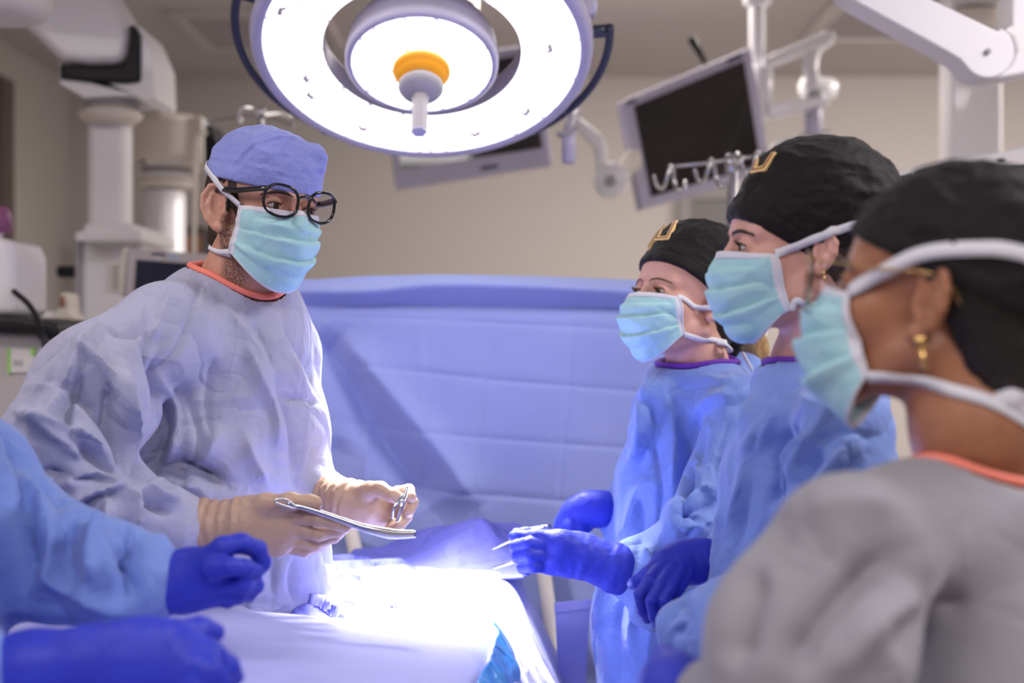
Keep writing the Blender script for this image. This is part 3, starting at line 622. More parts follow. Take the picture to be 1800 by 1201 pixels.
# IV rack right
iv = thing('iv_pole', P(1288, 600, 3.38)*np.array((1, 1, 0)), 'steel IV pole with zigzag hooks in front of the big tilted display', 'IV pole')
bx = P(1287, 0, 3.38)*np.array((1, 1, 0))
cyl(bx, .0125, .03, P(0, 282, 3.38)[2], 'pole', M['steel'], iv, n=20); cyl(bx, .0165, P(0, 305, 3.38)[2], P(0, 270, 3.38)[2], 'pole_head', M['steel'], iv, n=20); cyl(bx, .12, 0, .04, 'base', M['grey'], iv)
poly_tube([(1181, 293, 3.38), (1240, 287, 3.38), (1287, 280, 3.38), (1345, 272, 3.38)], .0042, 'crossbar', M['steel'], iv, 10, 0)
for pts in ([(1149, 308), (1154, 326), (1164, 332), (1172, 315), (1178, 292), (1183, 300), (1186, 325), (1196, 338), (1203, 330), (1205, 319)], [(1221, 298), (1228, 318), (1236, 320), (1244, 302), (1250, 280), (1255, 290), (1260, 318), (1270, 330), (1276, 315)], [(1304, 290), (1310, 306), (1318, 310), (1325, 292), (1331, 268), (1336, 278), (1340, 296), (1348, 304)], [(1287, 282), (1294, 276), (1298, 270), (1302, 280), (1306, 300)]):
    poly_tube([(x, y, 3.36+.03*math.sin(i*1.4)) for i, (x, y) in enumerate(pts)], .0048, 'hook', M['steel'], iv, 10, 4)
# ------------------------------------------------------------------ people: builders
def frame3(psi, theta, roll=0):
    p, t, r = map(math.radians, (psi, theta, roll))
    f = np.array((math.cos(t)*math.cos(p), math.cos(t)*math.sin(p), -math.sin(t)))
    u = np.array((math.sin(t)*math.cos(p), math.sin(t)*math.sin(p), math.cos(t))); l = np.cross(u, f)
    l2 = l*math.cos(r)+u*math.sin(r); u2 = u*math.cos(r)-l*math.sin(r)
    return np.stack((f, l2, u2), 1)
class Head:
    def __init__(s, c, psi, theta, roll, sc): s.c = np.array(c, float); s.R = frame3(psi, theta, roll); s.s = sc
    def w(s, Q): return np.atleast_2d(Q) @ s.R.T*s.s+s.c
    def l(s, Q): return (np.atleast_2d(Q)-s.c) @ s.R/s.s
    def trace(s, field, px, py, off=0):
        """surface point (local) that the photo shows at px,py"""
        o = s.l((0, 0, CAMZ))[0]; d = s.l(P(px, py, 1.0))[0]-o; d = d/np.linalg.norm(d)
        t = np.linalg.norm(o)-.25; best = (9, t)
        for _ in range(140):
            v = field.at(o+d*t)[0]-off
            if v < best[0]: best = (v, t)
            if v < .0003: break
            t += max(v*.8, .0004)
            if t > np.linalg.norm(o)+.3: break
        return o+d*best[1]
def head_field(fem=False, ear=1.0, earhang=.0):
    F = Field()
    F.ell((-.018, 0, .04), (.098, .076, .082), k=.01)
    F.ell((.04, 0, .03), (.052, .062, .055), k=.02)
    F.ell((.032, 0, -.03), (.058, .055, .075), k=.02)
    for y in (-1, 1):
        F.cone((.0, y*.052, -.055), (.076, y*.012, -.1), .017, .015, k=.02)
        F.ball((.060, y*.038, -.025), .024, k=.018)
        F.cone((.087, y*.012, .020), (.070, y*.044, .018), .009 if not fem else .007, .009, k=.012)
    F.ball((.080, 0, -.1), .019, k=.015)
    F.ball((.080, 0, -.062), .026, k=.015)
    if not fem: F.cone((.094, 0, .008), (.118, 0, -.030), .0075, .0105, k=.010)
    else: F.cone((.093, 0, .004), (.113, 0, -.030), .0065, .009, k=.010)
    for y in (-1, 1): F.ball((.103, y*.011, -.037), .0075, k=.007)
    F.cone((.101, -.018, -.060), (.101, .018, -.060), .0055, .0055, k=.006)
    F.cone((.100, -.016, -.070), (.100, .016, -.070), .006, .006, k=.006)
    for y in (-1, 1):
        e = np.array((.080, y*.031, .0))
        F.ell(e+(.020, y*.002, .001), (.014, .0165, .0115), k=.012, op='s')
        F.ball(e, .0142, k=.004)
        # eyelid opening: an almond in front of the eyeball
        F.ell(e+(.013, y*.0005, -.0008), (.012, .0130, .0044), k=.0012, op='s')
        # ear
        c = np.array((-.006, y*.0765, -.010)); tl = math.radians(10); oy = math.radians(34)*y
        up = np.array((-math.sin(tl), 0, math.cos(tl))); back = np.array((-math.cos(oy)*math.cos(tl), math.sin(oy), -math.sin(tl)*math.cos(oy))); out = np.cross(up, back)*(-y); out = out*np.sign(out[1]*y)
        Rm = np.stack((back, up, out), 1)
        def ep(b_, u_, o_): return c+back*b_*ear+up*u_*ear+out*o_*ear
        F.ell(ep(.004, .002, -.001), np.array((.017, .029, .0065))*ear, Rm, k=.006)
        F.ball(ep(-.004, -.026, -.001), .0085*ear, k=.006)
        hx = [ep(-.012, .006, .001), ep(-.013, .020, .003), ep(-.004, .031, .0035), ep(.010, .030, .004), ep(.0195, .018, .0045), ep(.0205, .002, .004), ep(.014, -.014, .003), ep(.004, -.026, .002)]
        F.ell(ep(.001, .004, .0085), np.array((.0130, .021, .0085))*ear, Rm, k=.003, op='s')
        F.chain(hx, [.0038*ear]*len(hx), k=.0025)
        F.chain([ep(.008, .020, .002), ep(.012, .006, .003), ep(.009, -.008, .002), ep(.001, -.014, .001)], [.003*ear]*4, k=.004)
        F.ell(ep(-.003, -.003, .007), np.array((.0075, .0085, .008))*ear, Rm, k=.002, op='s')
        F.cone(ep(-.013, .002, .001), ep(-.010, -.008, .002), .0045*ear, .004*ear, k=.004)
    return F
def attr(o, name, vals):
    a = o.data.attributes.new(name, 'FLOAT', 'POINT'); a.data.foreach_set('value', np.asarray(vals, np.float32))
def body_part(root, H, F, skin, h, neck, coarse, beard=False):
    """head, neck, shoulders and limbs of one person as one mesh"""
    pts = [H.l(p)[0] for p, r in neck]; rs = [r/H.s for p, r in neck]
    G = Field(); G.p = list(F.p)
    G.chain(pts, rs, k=.02)
    V, Q = G.mesh(h/H.s, smooth=1)
    L = V.copy(); W = H.w(V)
    Vc, Qc = coarse.mesh(.012, smooth=2)
    W = np.concatenate((W, Vc)); Q2 = np.concatenate((Q, Qc+len(V)))
    o = obj('body', W, Q2, skin, root)
    if beard:
        x, y, z = L.T; ay = np.abs(y)
        b_ = np.clip((-z-.012)/.02, 0, 1)*np.clip((x+.012)/.012, 0, 1)*np.clip((z+.155)/.03, 0, 1)
        b_ = np.maximum(b_, np.clip(1-np.abs(x-.020)/.016, 0, 1)*np.clip((z+.03)/.03, 0, 1)*np.clip((.05-z)/.02, 0, 1)*(ay > .05))
        b_ *= np.clip((ay-.02)/.02, 0, 1)*np.clip(1.1-(ay > .0775)*2, 0, 1)
        attr(o, 'beard', np.concatenate((b_, np.zeros(len(Vc)))))
    return o, G
def eyes(root, H, gaze):
    for y in (-1, 1):
        e = np.array((.080, y*.031, .0)); g = nrm(gaze); a = MB()
        F = []; n = 20
        x = nrm(np.cross(g, (0, 0, 1))); z = np.cross(x, g); rings = []
        for i in range(n+1):
            t = math.pi*i/n*.999+.0005; p = np.linspace(0, 2*math.pi, 28, endpoint=False)
            rings.append(e+.0126*(math.cos(t)*g+math.sin(t)*(np.cos(p)[:, None]*x+np.sin(p)[:, None]*z)))
        a.quad_loft(rings, False); V = np.concatenate(a.V); o = obj('eye', H.w(V), a.F, M['eye'], root)
        d = np.linalg.norm(np.cross((V-e)/.0126, g), axis=1); d = np.where(((V-e) @ g) < 0, 1, d); attr(o, 'iris', d)
def brow_lash(root, H, F, m, thick=1.0, lash=1.0):
    for y in (-1, 1):
        Q = np.array([(.12, y*.013, .0165), (.118, y*.024, .0200), (.112, y*.036, .0215), (.1, y*.048, .0190), (.085, y*.060, .0135)]); Q = smooth_path(Q, 5)
        for _ in range(14): gd = F.grad(Q)*np.array((1, 1, 0)); Q = Q-gd*(F.at(Q)-.0002)[:, None]*.8
        b = MB(); b.tube(H.w(Q), np.array([.0010, .0022, .0026, .0024, .0018, .0008])[np.linspace(0, 5, len(Q)).astype(int)]*thick*H.s, 8); b.build('eyebrow', m, root)
        e = np.array((.080, y*.031, .0)); b = MB()
        for sgn, t in ((1, .0008), (-1, .0004)):
            a = np.linspace(-.0122, .0122, 13); zz = sgn*.0043*np.sqrt(np.clip(1-(a/.0128)**2, 0, 1))-.0004; yy = a+y*.0005
            xx = np.sqrt(np.maximum(.0138**2-yy**2-zz**2, 1e-8)); Q = np.stack((e[0]+xx, e[1]+yy, zz), 1)
            b.tube(H.w(Q), t*lash*H.s, 6)
            if sgn > 0:
                for q in Q[1:-1]:
                    dv = nrm((.7, (q[1]-e[1])*45, .55)); b.tube(H.w(np.array([q, q+dv*.004, q+dv*.007+(0, 0, .0015)])), [.0005*lash, .0004, .0001], 4)
        b.build('eyelashes', m, root)
def ribbon(W, N, width, name, m, parent, thick=.0012):
    W = np.asarray(W, float); T = np.gradient(W, axis=0); T /= np.linalg.norm(T, axis=1)[:, None]+1e-9
    S = np.cross(T, N); S /= np.linalg.norm(S, axis=1)[:, None]+1e-9; N2 = np.cross(S, T); rings = []
    wd = np.full(len(W), width) if np.isscalar(width) else np.interp(np.linspace(0, 1, len(W)), np.linspace(0, 1, len(width)), width)
    for p, s_, n_, w_ in zip(W, S, N2, wd): rings.append(np.array([p-s_*w_/2, p+s_*w_/2, p+s_*w_/2+n_*thick, p-s_*w_/2+n_*thick]))
    b = MB(); b.quad_loft(rings); return b.build(name, m, parent)
def tie(H, field, pts, width, parent, off=.0015, n=8, push=True, name='tie'):
    Q = smooth_path(np.array(pts), n)
    if push: Q = field.push(Q, off, 8, only_out=True)
    N = field.grad(Q) @ H.R.T
    return ribbon(H.w(Q), N, width, name, M['maskW'], parent)
def mask(root, H, F, top=(.112, -.004), nose=(.131, -.036), chin=(.118, -.085), bot=(.084, -.126), st=(.045, .060, -.006), sb=(.022, .057, -.072), pleat=.0045, seed=0, shift=0):
    nu, nv = 61, 49; u = np.linspace(-1, 1, nu); t = np.linspace(0, 1, nv); U, T = np.meshgrid(u, t)
    cz = np.array([top[1], nose[1], chin[1], bot[1]]); cx = np.array([top[0], nose[0], chin[0], bot[0]]); k = [0, .28, .68, 1]
    tt = np.linspace(0, 1, 200)
    def sp(v):  # smooth through the four profile points
        c = np.polyfit(k, v, 3); return np.polyval(c, T)
    CX, CZ = sp(cx), sp(cz)
    XE = st[0]*(1-T)+sb[0]*T; WE = st[1]*(1-T)+sb[1]*T; ZE = st[2]*(1-T)+sb[2]*T
    ph = U*math.pi/2*.985; X = XE+(CX-XE)*np.cos(ph)**.85; Y = WE*np.sin(ph); Z = ZE+(CZ-ZE)*np.cos(ph)**1.25
    Q = np.stack((X, Y, Z), -1).reshape(-1, 3); dirn = np.stack((np.cos(ph)*.9, np.sin(ph)*.7, 0*ph-.1), -1).reshape(-1, 3)
    uf, tf = U.ravel(), T.ravel(); fan = tf+(.10*np.abs(uf)**1.5)*(0.5-tf)
    saw = lambda x: (x % 1)**1.3*1.0
    w3 = np.clip((tf-.20)/.05, 0, 1)*np.clip((.86-tf)/.08, 0, 1)
    D = 1.7*pleat*(1-saw(fan*4.0+.2+.12*np.sin(uf*2+seed)))*w3*(1-np.abs(uf)**4)
    D += (.0035*(ridged(np.stack((uf*1.9+seed*3.1, tf*3.2, uf*0+seed), 1))-.4)+(.0042)*crumple(np.stack((uf*.05, tf*.08, uf*0), 1), 40, seed+5))*w3+.0016*pnoise(np.stack((uf*6, tf*8, uf*0+seed+4), 1))
    Q = Q+dirn*D[:, None]
    Q = F.push(Q, .0035, 6, only_out=True)
    idx = np.arange(nu*nv).reshape(nv, nu); Fc = np.stack((idx[:-1, :-1], idx[:-1, 1:], idx[1:, 1:], idx[1:, :-1]), -1).reshape(-1, 4)
    uc = np.abs((U[:-1, :-1]+U[1:, 1:])/2).ravel(); tc = ((T[:-1, :-1]+T[1:, 1:])/2).ravel()
    fm = ((uc > .945) | (tc < .075) | (tc > .975)).astype(int)
    o = obj('face_mask', H.w(Q), Fc, None, root, mats=[M['maskC'], M['maskW']], fm=fm)
    md = o.modifiers.new('solid', 'SOLIDIFY'); md.thickness = .0016; md.offset = 0
    g = Q.reshape(nv, nu, 3)
    for side in (0, -1): b = MB(); b.tube(H.w(g[:, side]), .0022*H.s, 6); b.build('mask_edging', M['maskW'], o)
    return o, g
def cap_mesh(root, H, C, m, p, n, wr=.0022, seed=0, groove=(.016,), name='surgical_cap', h=.0022, extra=None):
    C.plane(p, n, .004)
    V, Q = C.mesh(h, smooth=2); N = vnormals(V, Q); n = nrm(n); dd = -((V-np.array(p)) @ n)
    s_ = np.clip((dd-.012)/.02, 0, 1)
    D = wr*1.6*(ridged(V*np.array((14, 14, 22))+seed)-.4)*s_+wr*(ridged(V*np.array((30, 30, 55))+seed+7)-.4)*(.35+.65*s_)+wr*.35*pnoise(V*160)
    for g in groove: D -= .0014*np.exp(-((dd-g)/.0014)**2)
    if extra is not None: D += extra(V)
    V = V+N*D[:, None]
    return obj(name, H.w(V), Q, m, root)
def tri(x): return np.abs((x % 1)-.5)*2
def crumple(V, f, seed, n=4):
    R_ = np.random.RandomState(int(seed*7+13)); D = 0
    Wp = np.stack([pnoise(V*f*.55+seed+i*11.3) for i in range(3)], 1)*(.9/f)
    Q = V+Wp
    for i in range(n):
        d_ = R_.normal(size=3); d_ /= np.linalg.norm(d_); amp = np.clip(.5+1.6*pnoise(V*f*.45+i*5.7+seed), 0, 1.3)
        D = D+amp*(tri(Q @ d_*f*.62+R_.rand())**1.5-.4)
    return D/n*2
def cloth(name, F, h, m, root, folds=(), a=(.008, .004), f=(7, 17), seed=0, dmin=0, dmax=9, stretch=(1, 1, 1), smooth=3, lo=None, hi=None, post=1):
    V, Q = F.mesh(h, lo, hi, smooth); N = vnormals(V, Q); S = np.array(stretch)
    D = a[0]*crumple(V*S, f[0], seed)+a[1]*crumple(V*S, f[1], seed+3)+a[0]*.3*pnoise(V*f[0]*.7+seed+9)
    D = D+creases(V, N, folds, dmin, dmax)
    V = V+N*D[:, None]
    if post: V = lap(V, Q, post, .35)
    return obj(name, V, Q, m, root)
def opening(F, O, A, ro, depth=.07, band_r=.0048, m=None, root=None, up=.16, tilt=None, nseg=60, sc=1.0, side=(1, 0, 0)):
    """neck opening cut into a gown field and the bound edge around it"""
    O = np.array(O, float); A = nrm(A); x = nrm(np.array(side)-A*(np.array(side) @ A)); y = np.cross(A, x)
    ts = np.linspace(-.12, up, 120); pts = []
    for a in np.linspace(0, 2*math.pi, nseg, endpoint=False):
        q = O+ro*(math.cos(a)*x+math.sin(a)*y*sc)
        v = F.at(q+ts[:, None]*A); ins = np.nonzero(v < 0)[0]; t = ts[ins[-1]] if len(ins) else 0
        pts.append(q+A*t)
    pts = np.array(pts)
    for _ in range(3): pts = (np.roll(pts, 1, 0)+pts*2+np.roll(pts, -1, 0))/4
    b = MB(); N = (pts-pts.mean(0)); N /= np.linalg.norm(N, axis=1)[:, None]; b.tube(pts, band_r, 10, closed=True, caps=False)
    o = b.build('neck_binding', m, root)
    F.econe(O-A*depth, O+A*.3, ro, ro, y, sc, k=.006, op='s'); return o
def hugging(root, H, F, c, r, off, m, name, h=.002, amp=.0012, fr=(120, 120, 40)):
    X = Field(); fa = F.at; c = np.array(c, float); r = np.array(r, float); K = []
    def fn(x, y, z):
        sh = np.broadcast(x, y, z).shape; Q = np.stack([np.broadcast_to(a, sh).ravel() for a in (x, y, z)], 1); d = fa(Q)-off
        q = (Q-c)/r; return np.maximum(d, (np.sqrt((q**2).sum(1))-1)*r.min()).reshape(sh)
    X.add(fn, c-r-.01, c+r+.01, .002); V, Q = X.mesh(h, smooth=1); V = V+vnormals(V, Q)*(amp*(ridged(V*np.array(fr))-.4))[:, None]
    return obj(name, H.w(V), Q, m, root)
def hand(name, root, chains, m, h=.0022, k=.006, cuff=None, kpalm=.014, ripple=0, fcount=0, cut=None):
    """glove: chains of (px, py, depth, radius_px) ; first chains (palm) blend softly, fingers crisply"""
    F = Field()
    for ch, kk in chains:
        pts = [P(x, y, d) for x, y, d, r in ch]; rs = [r*d/FPX for x, y, d, r in ch]
        if len(pts) == 1: F.ball(pts[0], rs[0], kk)
        else: F.chain(pts, rs, kk)
    if cut is not None: F.plane(*cut)
    V, Q = F.mesh(h, smooth=2)
    N = vnormals(V, Q)
    D = .0006*pnoise(V*140)+.0004*(ridged(V*60)-.5)
    if cuff is not None:
        a, b_, amp, freq = cuff; a = np.array(a); b_ = np.array(b_); ax = b_-a; L = np.linalg.norm(ax); ax = ax/L; t = (V-a) @ ax
        wv = np.clip(t/.01, 0, 1)*np.clip((L-t)/.02, 0, 1); D += amp*wv*np.sin(t*freq+3*pnoise(V*22)+1.5*pnoise(V*55))
    V = V+N*D[:, None]
    return obj(name, V, Q, m, root)
def limbs(c, fdir, hip_z, wid=.1):
    """pelvis, legs and feet under the gown, down to the floor"""
    F = Field(); c = np.array(c, float); f = nrm(fdir); l = np.cross((0, 0, 1), f); x, y = c[0], c[1]
    for s_ in (-1, 1):
        hp = np.array((x, y, hip_z))+l*wid*s_; kn = np.array((x, y, .5))+l*wid*s_*.9+f*.02; an = np.array((x, y, .09))+l*wid*s_*.9
        F.chain([hp, kn, an], [.075, .05, .036], .02); F.cone(np.array((x, y, .045))+l*wid*s_*.9-f*.05, np.array((x, y, .035))+l*wid*s_*.95+f*.14, .042, .034, .02)
    return F
# ================================================================== the surgeon (left of the table)
man = thing('person', (-.43, 2.2, 0), 'man in lavender gown, periwinkle cap, black glasses and pleated mask, holding instruments', 'person')
H = Head((-.376, 2.15, 1.690), -50, 3, -5, .94); F = head_field(False, 1.2)
mf = nrm((.72, -.69, 0)); ml = np.cross((0, 0, 1), mf)
neck = [(H.w((-.022, 0, -.05))[0], .056), (H.w((-.038, 0, -.11))[0], .058), (P(425, 505, 2.20), .062), (P(410, 560, 2.22), .080)]
co = limbs((-.47, 2.2, 0), mf, .92); ch = P(415, 700, 2.2)
co.econe(P(405, 1000, 2.2), P(405, 730, 2.2), .075, .075, ml, 1.3, k=.03)
co.chain([P(290, 620, 2.06), P(115, 820, 1.93), P(335, 922, 1.98)], [.032, .034, .026]); co.chain([P(485, 640, 2.3), P(475, 850, 2.34), P(585, 870, 2.2)], [.032, .032, .026])
_, FB = body_part(man, H, F, M['skinM'], .0019, neck, co, True)
# skin of throat and collar bones inside the neckline is part of the body above
eyes(man, H, (1, .10, -.06)); brow_lash(man, H, F, M['hairD'], 1.0, .8)
# hair at nape and temple
hf = Field(); hf.ell((-.022, 0, .03), (.100, .0785, .085)); hf.ell((-.05, 0, -.045), (.058, .060, .055), k=.02); hf.add(lambda X, Y, Z: -(Z+.092-0*X), (-9,)*3, (9,)*3, .004, 'i'); hf.add(lambda X, Y, Z: (X+.020)-.45*(Z+.02), (-9,)*3, (9,)*3, .004, 'i')
V, Q = hf.mesh(.0025, smooth=1); N = vnormals(V, Q); V = V+N*(.0022*(ridged(V*np.array((70, 70, 22)))-.3))[:, None]; obj('hair', H.w(V), Q, M['hairD'], man)
for y in (-1, 1): hugging(man, H, F, (.020, y*.066, .012), (.012, .02, .038), .0012, M['hairD'], 'sideburn')
# cap
C = Field(); C.ell((-.018, 0, .044), (.106, .084, .088)); C.ell((.04, 0, .040), (.060, .069, .055), k=.02); C.ell((-.01, 0, .080), (.092, .072, .046), k=.02); C.ell((.040, 0, .070), (.052, .066, .046), k=.02); C.ell((.062, .045, .085), (.028, .018, .026), k=.012)
cp = np.array((.0, 0, .037)); cn = nrm((-.16, 0, -1))
capo = cap_mesh(man, H, C, M['capB'], cp, cn, .0016, 3, (.022, .0255), extra=lambda V: .003*np.exp(-((V[:, 0]-.03-.9*(V[:, 2]-.06))/.004)**2)*(V[:, 1] < 0)*np.clip((V[:, 2]-.06)/.02, 0, 1))
# mask
mo, g = mask(man, H, F, seed=1, st=(.036, .064, -.004), sb=(.014, .061, -.078), pleat=.0055, top=(.113, -.008), nose=(.121, -.037), chin=(.112, -.086), bot=(.082, -.134))
comb = Field(); comb.p = list(F.p)+[C.p[0]]
tie(H, comb, [g[0, 0], (.01, -.078, .018), (-.012, -.082, .036), (-.05, -.080, .055), (-.10, -.04, .07), (-.125, 0, .075)], .009, mo)
tie(H, comb, [g[0, -1], (.01, .078, .018), (-.012, .082, .036), (-.05, .080, .055), (-.10, .04, .07), (-.125, 0, .075)], .009, mo)
tie(H, FB, [g[-1, 0], (.0, -.063, -.078), (-.03, -.060, -.075), (-.06, -.045, -.07), (-.10, 0, -.065)], (.014, .006, .008), mo, .003)
tie(H, FB, [g[-1, -1], (.0, .063, -.078), (-.03, .060, -.075), (-.06, .045, -.07), (-.10, 0, -.065)], (.014, .006, .008), mo, .003)
# nose-wire seam on the mask
b = MB(); q = g[4, 6:-6]+np.array((.0012, 0, 0)); b.tube(H.w(q), .0006, 5); q = g[7, 4:-4]+np.array((.001, 0, 0)); b.tube(H.w(q), .0004, 5); b.build('stitching', M['lav'], mo)
def glasses(root, H, metal=False, x0=.117, w2=.0245, hh=.0205, gap=.034, sag=.0, zc=-.004, tr=.0023, rim=None, temple=None, lowp=-.075):
    o = None; rim = rim or M['frame']; fr = MB()
    L = []
    for y in (-1, 1):
        a = np.linspace(0, 2*math.pi, 40, endpoint=False); ca, sa = np.cos(a), np.sin(a)
        yy = np.sign(ca)*np.abs(ca)**.75*w2; zz = np.sign(sa)*np.abs(sa)**.78*hh; zz = np.where(zz > 0, zz*1.0, zz*(1-.10*np.abs(yy/w2)))
        zz = zz+.07*yy; yw = y*(gap+yy); xx = x0-3.0*yw**2+.10*zz
        Q = np.stack((xx, yw, zc+zz), 1); L.append(Q); fr.tube(H.w(Q), tr, 8, closed=True, caps=False)
    br = np.array([(x0-.001, -(gap-w2)-.001, zc+.008), (x0+.003, -.004, zc+.011), (x0+.003, .004, zc+.011), (x0-.001, (gap-w2)+.001, zc+.008)]); fr.tube(H.w(smooth_path(br, 5)), tr, 8)
    o = fr.build('glasses', rim, root)
    for y, Q in zip((-1, 1), L):
        b = MB(); c = Q.mean(0)+(.0015, 0, 0); n = len(Q); V = np.concatenate((Q, [c])); b.add(H.w(V), [(i, (i+1) % n, n) for i in range(n)]); le = b.build('lens', M['glass'], o)
        i = np.argmax(np.abs(Q[:, 1])+Q[:, 2]*.6); hinge = Q[i]
        T = np.array([hinge, (hinge[0]-.006, y*(abs(hinge[1])+.004), hinge[2]+.001), (.05, y*.0755, .018), (.0, y*.0795, .020), (-.022, y*.0795, .014), (-.034, y*.076, -.004)])
        b = MB(); b.tube(H.w(smooth_path(T, 5)), (tr*1.0 if not metal else tr)*np.ones(26), 8, flat=1.0 if metal else 2.0); b.build('temple', temple or rim, o)
    return o
glasses(man, H, zc=.005, x0=.121, tr=.0024, hh=.0240, w2=.0270, gap=.0365)
# gown
G = Field(); c0 = P(405, 1500, 2.24); c1 = P(398, 1000, 2.22); c2 = P(392, 760, 2.21); c3 = P(396, 588, 2.22)
G.econe(c0, c1, .17, .128, ml, 1.25, k=.05); G.econe(c1, c2, .130, .128, ml, 1.3, k=.05); G.econe(c2, c3, .128, .102, ml, 1.35, k=.04); G.cone(P(405, 565, 2.2), P(425, 640, 2.17), .085, .09, k=.05)
G.chain([P(415, 575, 2.22), P(300, 578, 2.08)], [.085, .062], .05); G.chain([P(425, 575, 2.22), P(492, 612, 2.32)], [.075, .052], .05)
G.ell(P(405, 530, 2.22), (.09, .09, .045), k=.04)
G.chain([P(290, 590, 2.06), P(170, 690, 1.98), P(105, 795, 1.92), P(150, 880, 1.93)], [.072, .088, .080, .060], .03)
G.chain([P(105, 800, 1.92), P(185, 880, 1.93), P(300, 922, 1.96), P(328, 925, 1.97)], [.074, .064, .044, .040], .025)
G.chain([P(488, 625, 2.30), P(475, 800, 2.33), P(565, 868, 2.20)], [.060, .060, .038], .03)
opening(G, P(414, 518, 2.19), (.20, -.17, 1), .073, depth=.03, m=M['coral'], root=man, sc=1.1, side=ml)
fm_ = [([(186, 560), (150, 610), (110, 700), (60, 760)], .008, 20, 6), ([(150, 640), (120, 720), (130, 780)], -.010, 12, 5), ([(120, 600), (190, 660), (215, 760)], .010, 6, 22), ([(60, 660), (140, 700), (200, 770), (225, 830)], -.010, 5, 16),
       ([(20, 720), (90, 770), (160, 815)], .010, 5, 16), ([(60, 830), (130, 840), (210, 845)], -.012, 6, 12), ([(80, 890), (150, 870), (215, 850)], .010, 12, 5), ([(300, 640), (312, 720), (300, 800), (262, 850)], .010, 16, 5),
       ([(330, 700), (350, 780), (330, 830), (280, 850)], -.007, 5, 14), ([(350, 860), (300, 845), (255, 838)], .008, 5, 12), ([(400, 860), (350, 830), (300, 822), (262, 832)], -.008, 12, 5), ([(430, 600), (455, 660), (480, 720), (486, 800)], .006, 5, 18),
       ([(505, 600), (530, 680), (536, 760), (530, 840)], .006, 16, 4), ([(380, 620), (360, 700), (372, 780)], -.004, 4, 16), ([(300, 500), (280, 560), (262, 600)], .004, 4, 16), ([(240, 860), (262, 890), (300, 905)], -.010, 5, 10), ([(190, 870), (180, 920), (200, 950)], .008, 5, 12),
       ([(350, 980), (372, 1030), (370, 1060)], -.006, 5, 12), ([(430, 990), (440, 1030), (436, 1065)], .005, 4, 12), ([(520, 980), (512, 1020), (520, 1065)], -.005, 4, 12),
       ([(358, 492), (330, 570), (305, 640), (290, 720)], -.004, 3, 3), ([(186, 575), (215, 586), (255, 584)], -.010, 6, 12), ([(255, 572), (262, 620), (280, 680), (284, 740)], -.014, 8, 22),
       ([(284, 600), (300, 700), (276, 790), (232, 842)], -.020, 12, 18), ([(215, 640), (222, 740), (228, 830)], .016, 22, 10), ([(190, 650), (196, 740), (224, 835)], -.014, 10, 10),
       ([(232, 840), (180, 815), (130, 770)], -.018, 9, 16), ([(238, 850), (170, 830), (95, 850)], .014, 12, 14), ([(240, 845), (300, 830), (330, 860)], -.012, 8, 12), ([(220, 860), (160, 880), (120, 920)], -.015, 8, 14),
       ([(225, 850), (240, 880), (230, 930)], .012, 10, 8), ([(258, 835), (275, 870), (320, 885)], .012, 10, 8), ([(40, 740), (130, 760), (190, 800)], .014, 16, 8), ([(30, 690), (100, 680), (180, 640)], .006, 12, 20),
       ([(480, 640), (492, 700), (510, 760), (516, 850)], -.007, 5, 14), ([(496, 560), (540, 640), (562, 700)], -.006, 4, 6), ([(490, 700), (530, 706), (566, 712)], -.005, 3, 8), ([(430, 760), (440, 800), (470, 850)], .007, 12, 12),
       ([(300, 800), (340, 830), (400, 850)], -.012, 10, 14), ([(310, 860), (360, 800), (390, 740)], .006, 12, 14), ([(405, 1000), (410, 940), (420, 880)], .006, 10, 16), ([(480, 1060), (490, 960), (500, 880)], -.006, 6, 14), ([(440, 560), (470, 610), (490, 660)], -.006, 6, 14), ([(380, 530), (430, 580), (470, 640)], .005, 14, 8)]
cloth('gown', G, .0041, M['gownM'], man, [(l_, a_*1.35, w_, v_) for l_, a_, w_, v_ in fm_], (.007, .0012), (5, 15), 3, stretch=(1, 1, .8), smooth=2, post=1)
cf = Field()
# sleeve ends
def cuff(root, a, b, r, m, h=.003):
    F_ = Field(); a = np.array(a); b = np.array(b); F_.cone(a, b, r, r*.94, 0); V, Q = F_.mesh(h, smooth=1); N = vnormals(V, Q); ax = nrm(b-a)
    an = V-a; V = V+N*(.0022*np.sin(pnoise(V*40)*9)+.0015*pnoise(V*150))[:, None]; return obj('cuff', V, Q, m, root)
cuff(man, P(312, 924, 1.965), P(334, 925, 1.97), .0405, M['maskW']); cuff(man, P(545, 866, 2.21), P(568, 866, 2.20), .0335, M['maskW'])
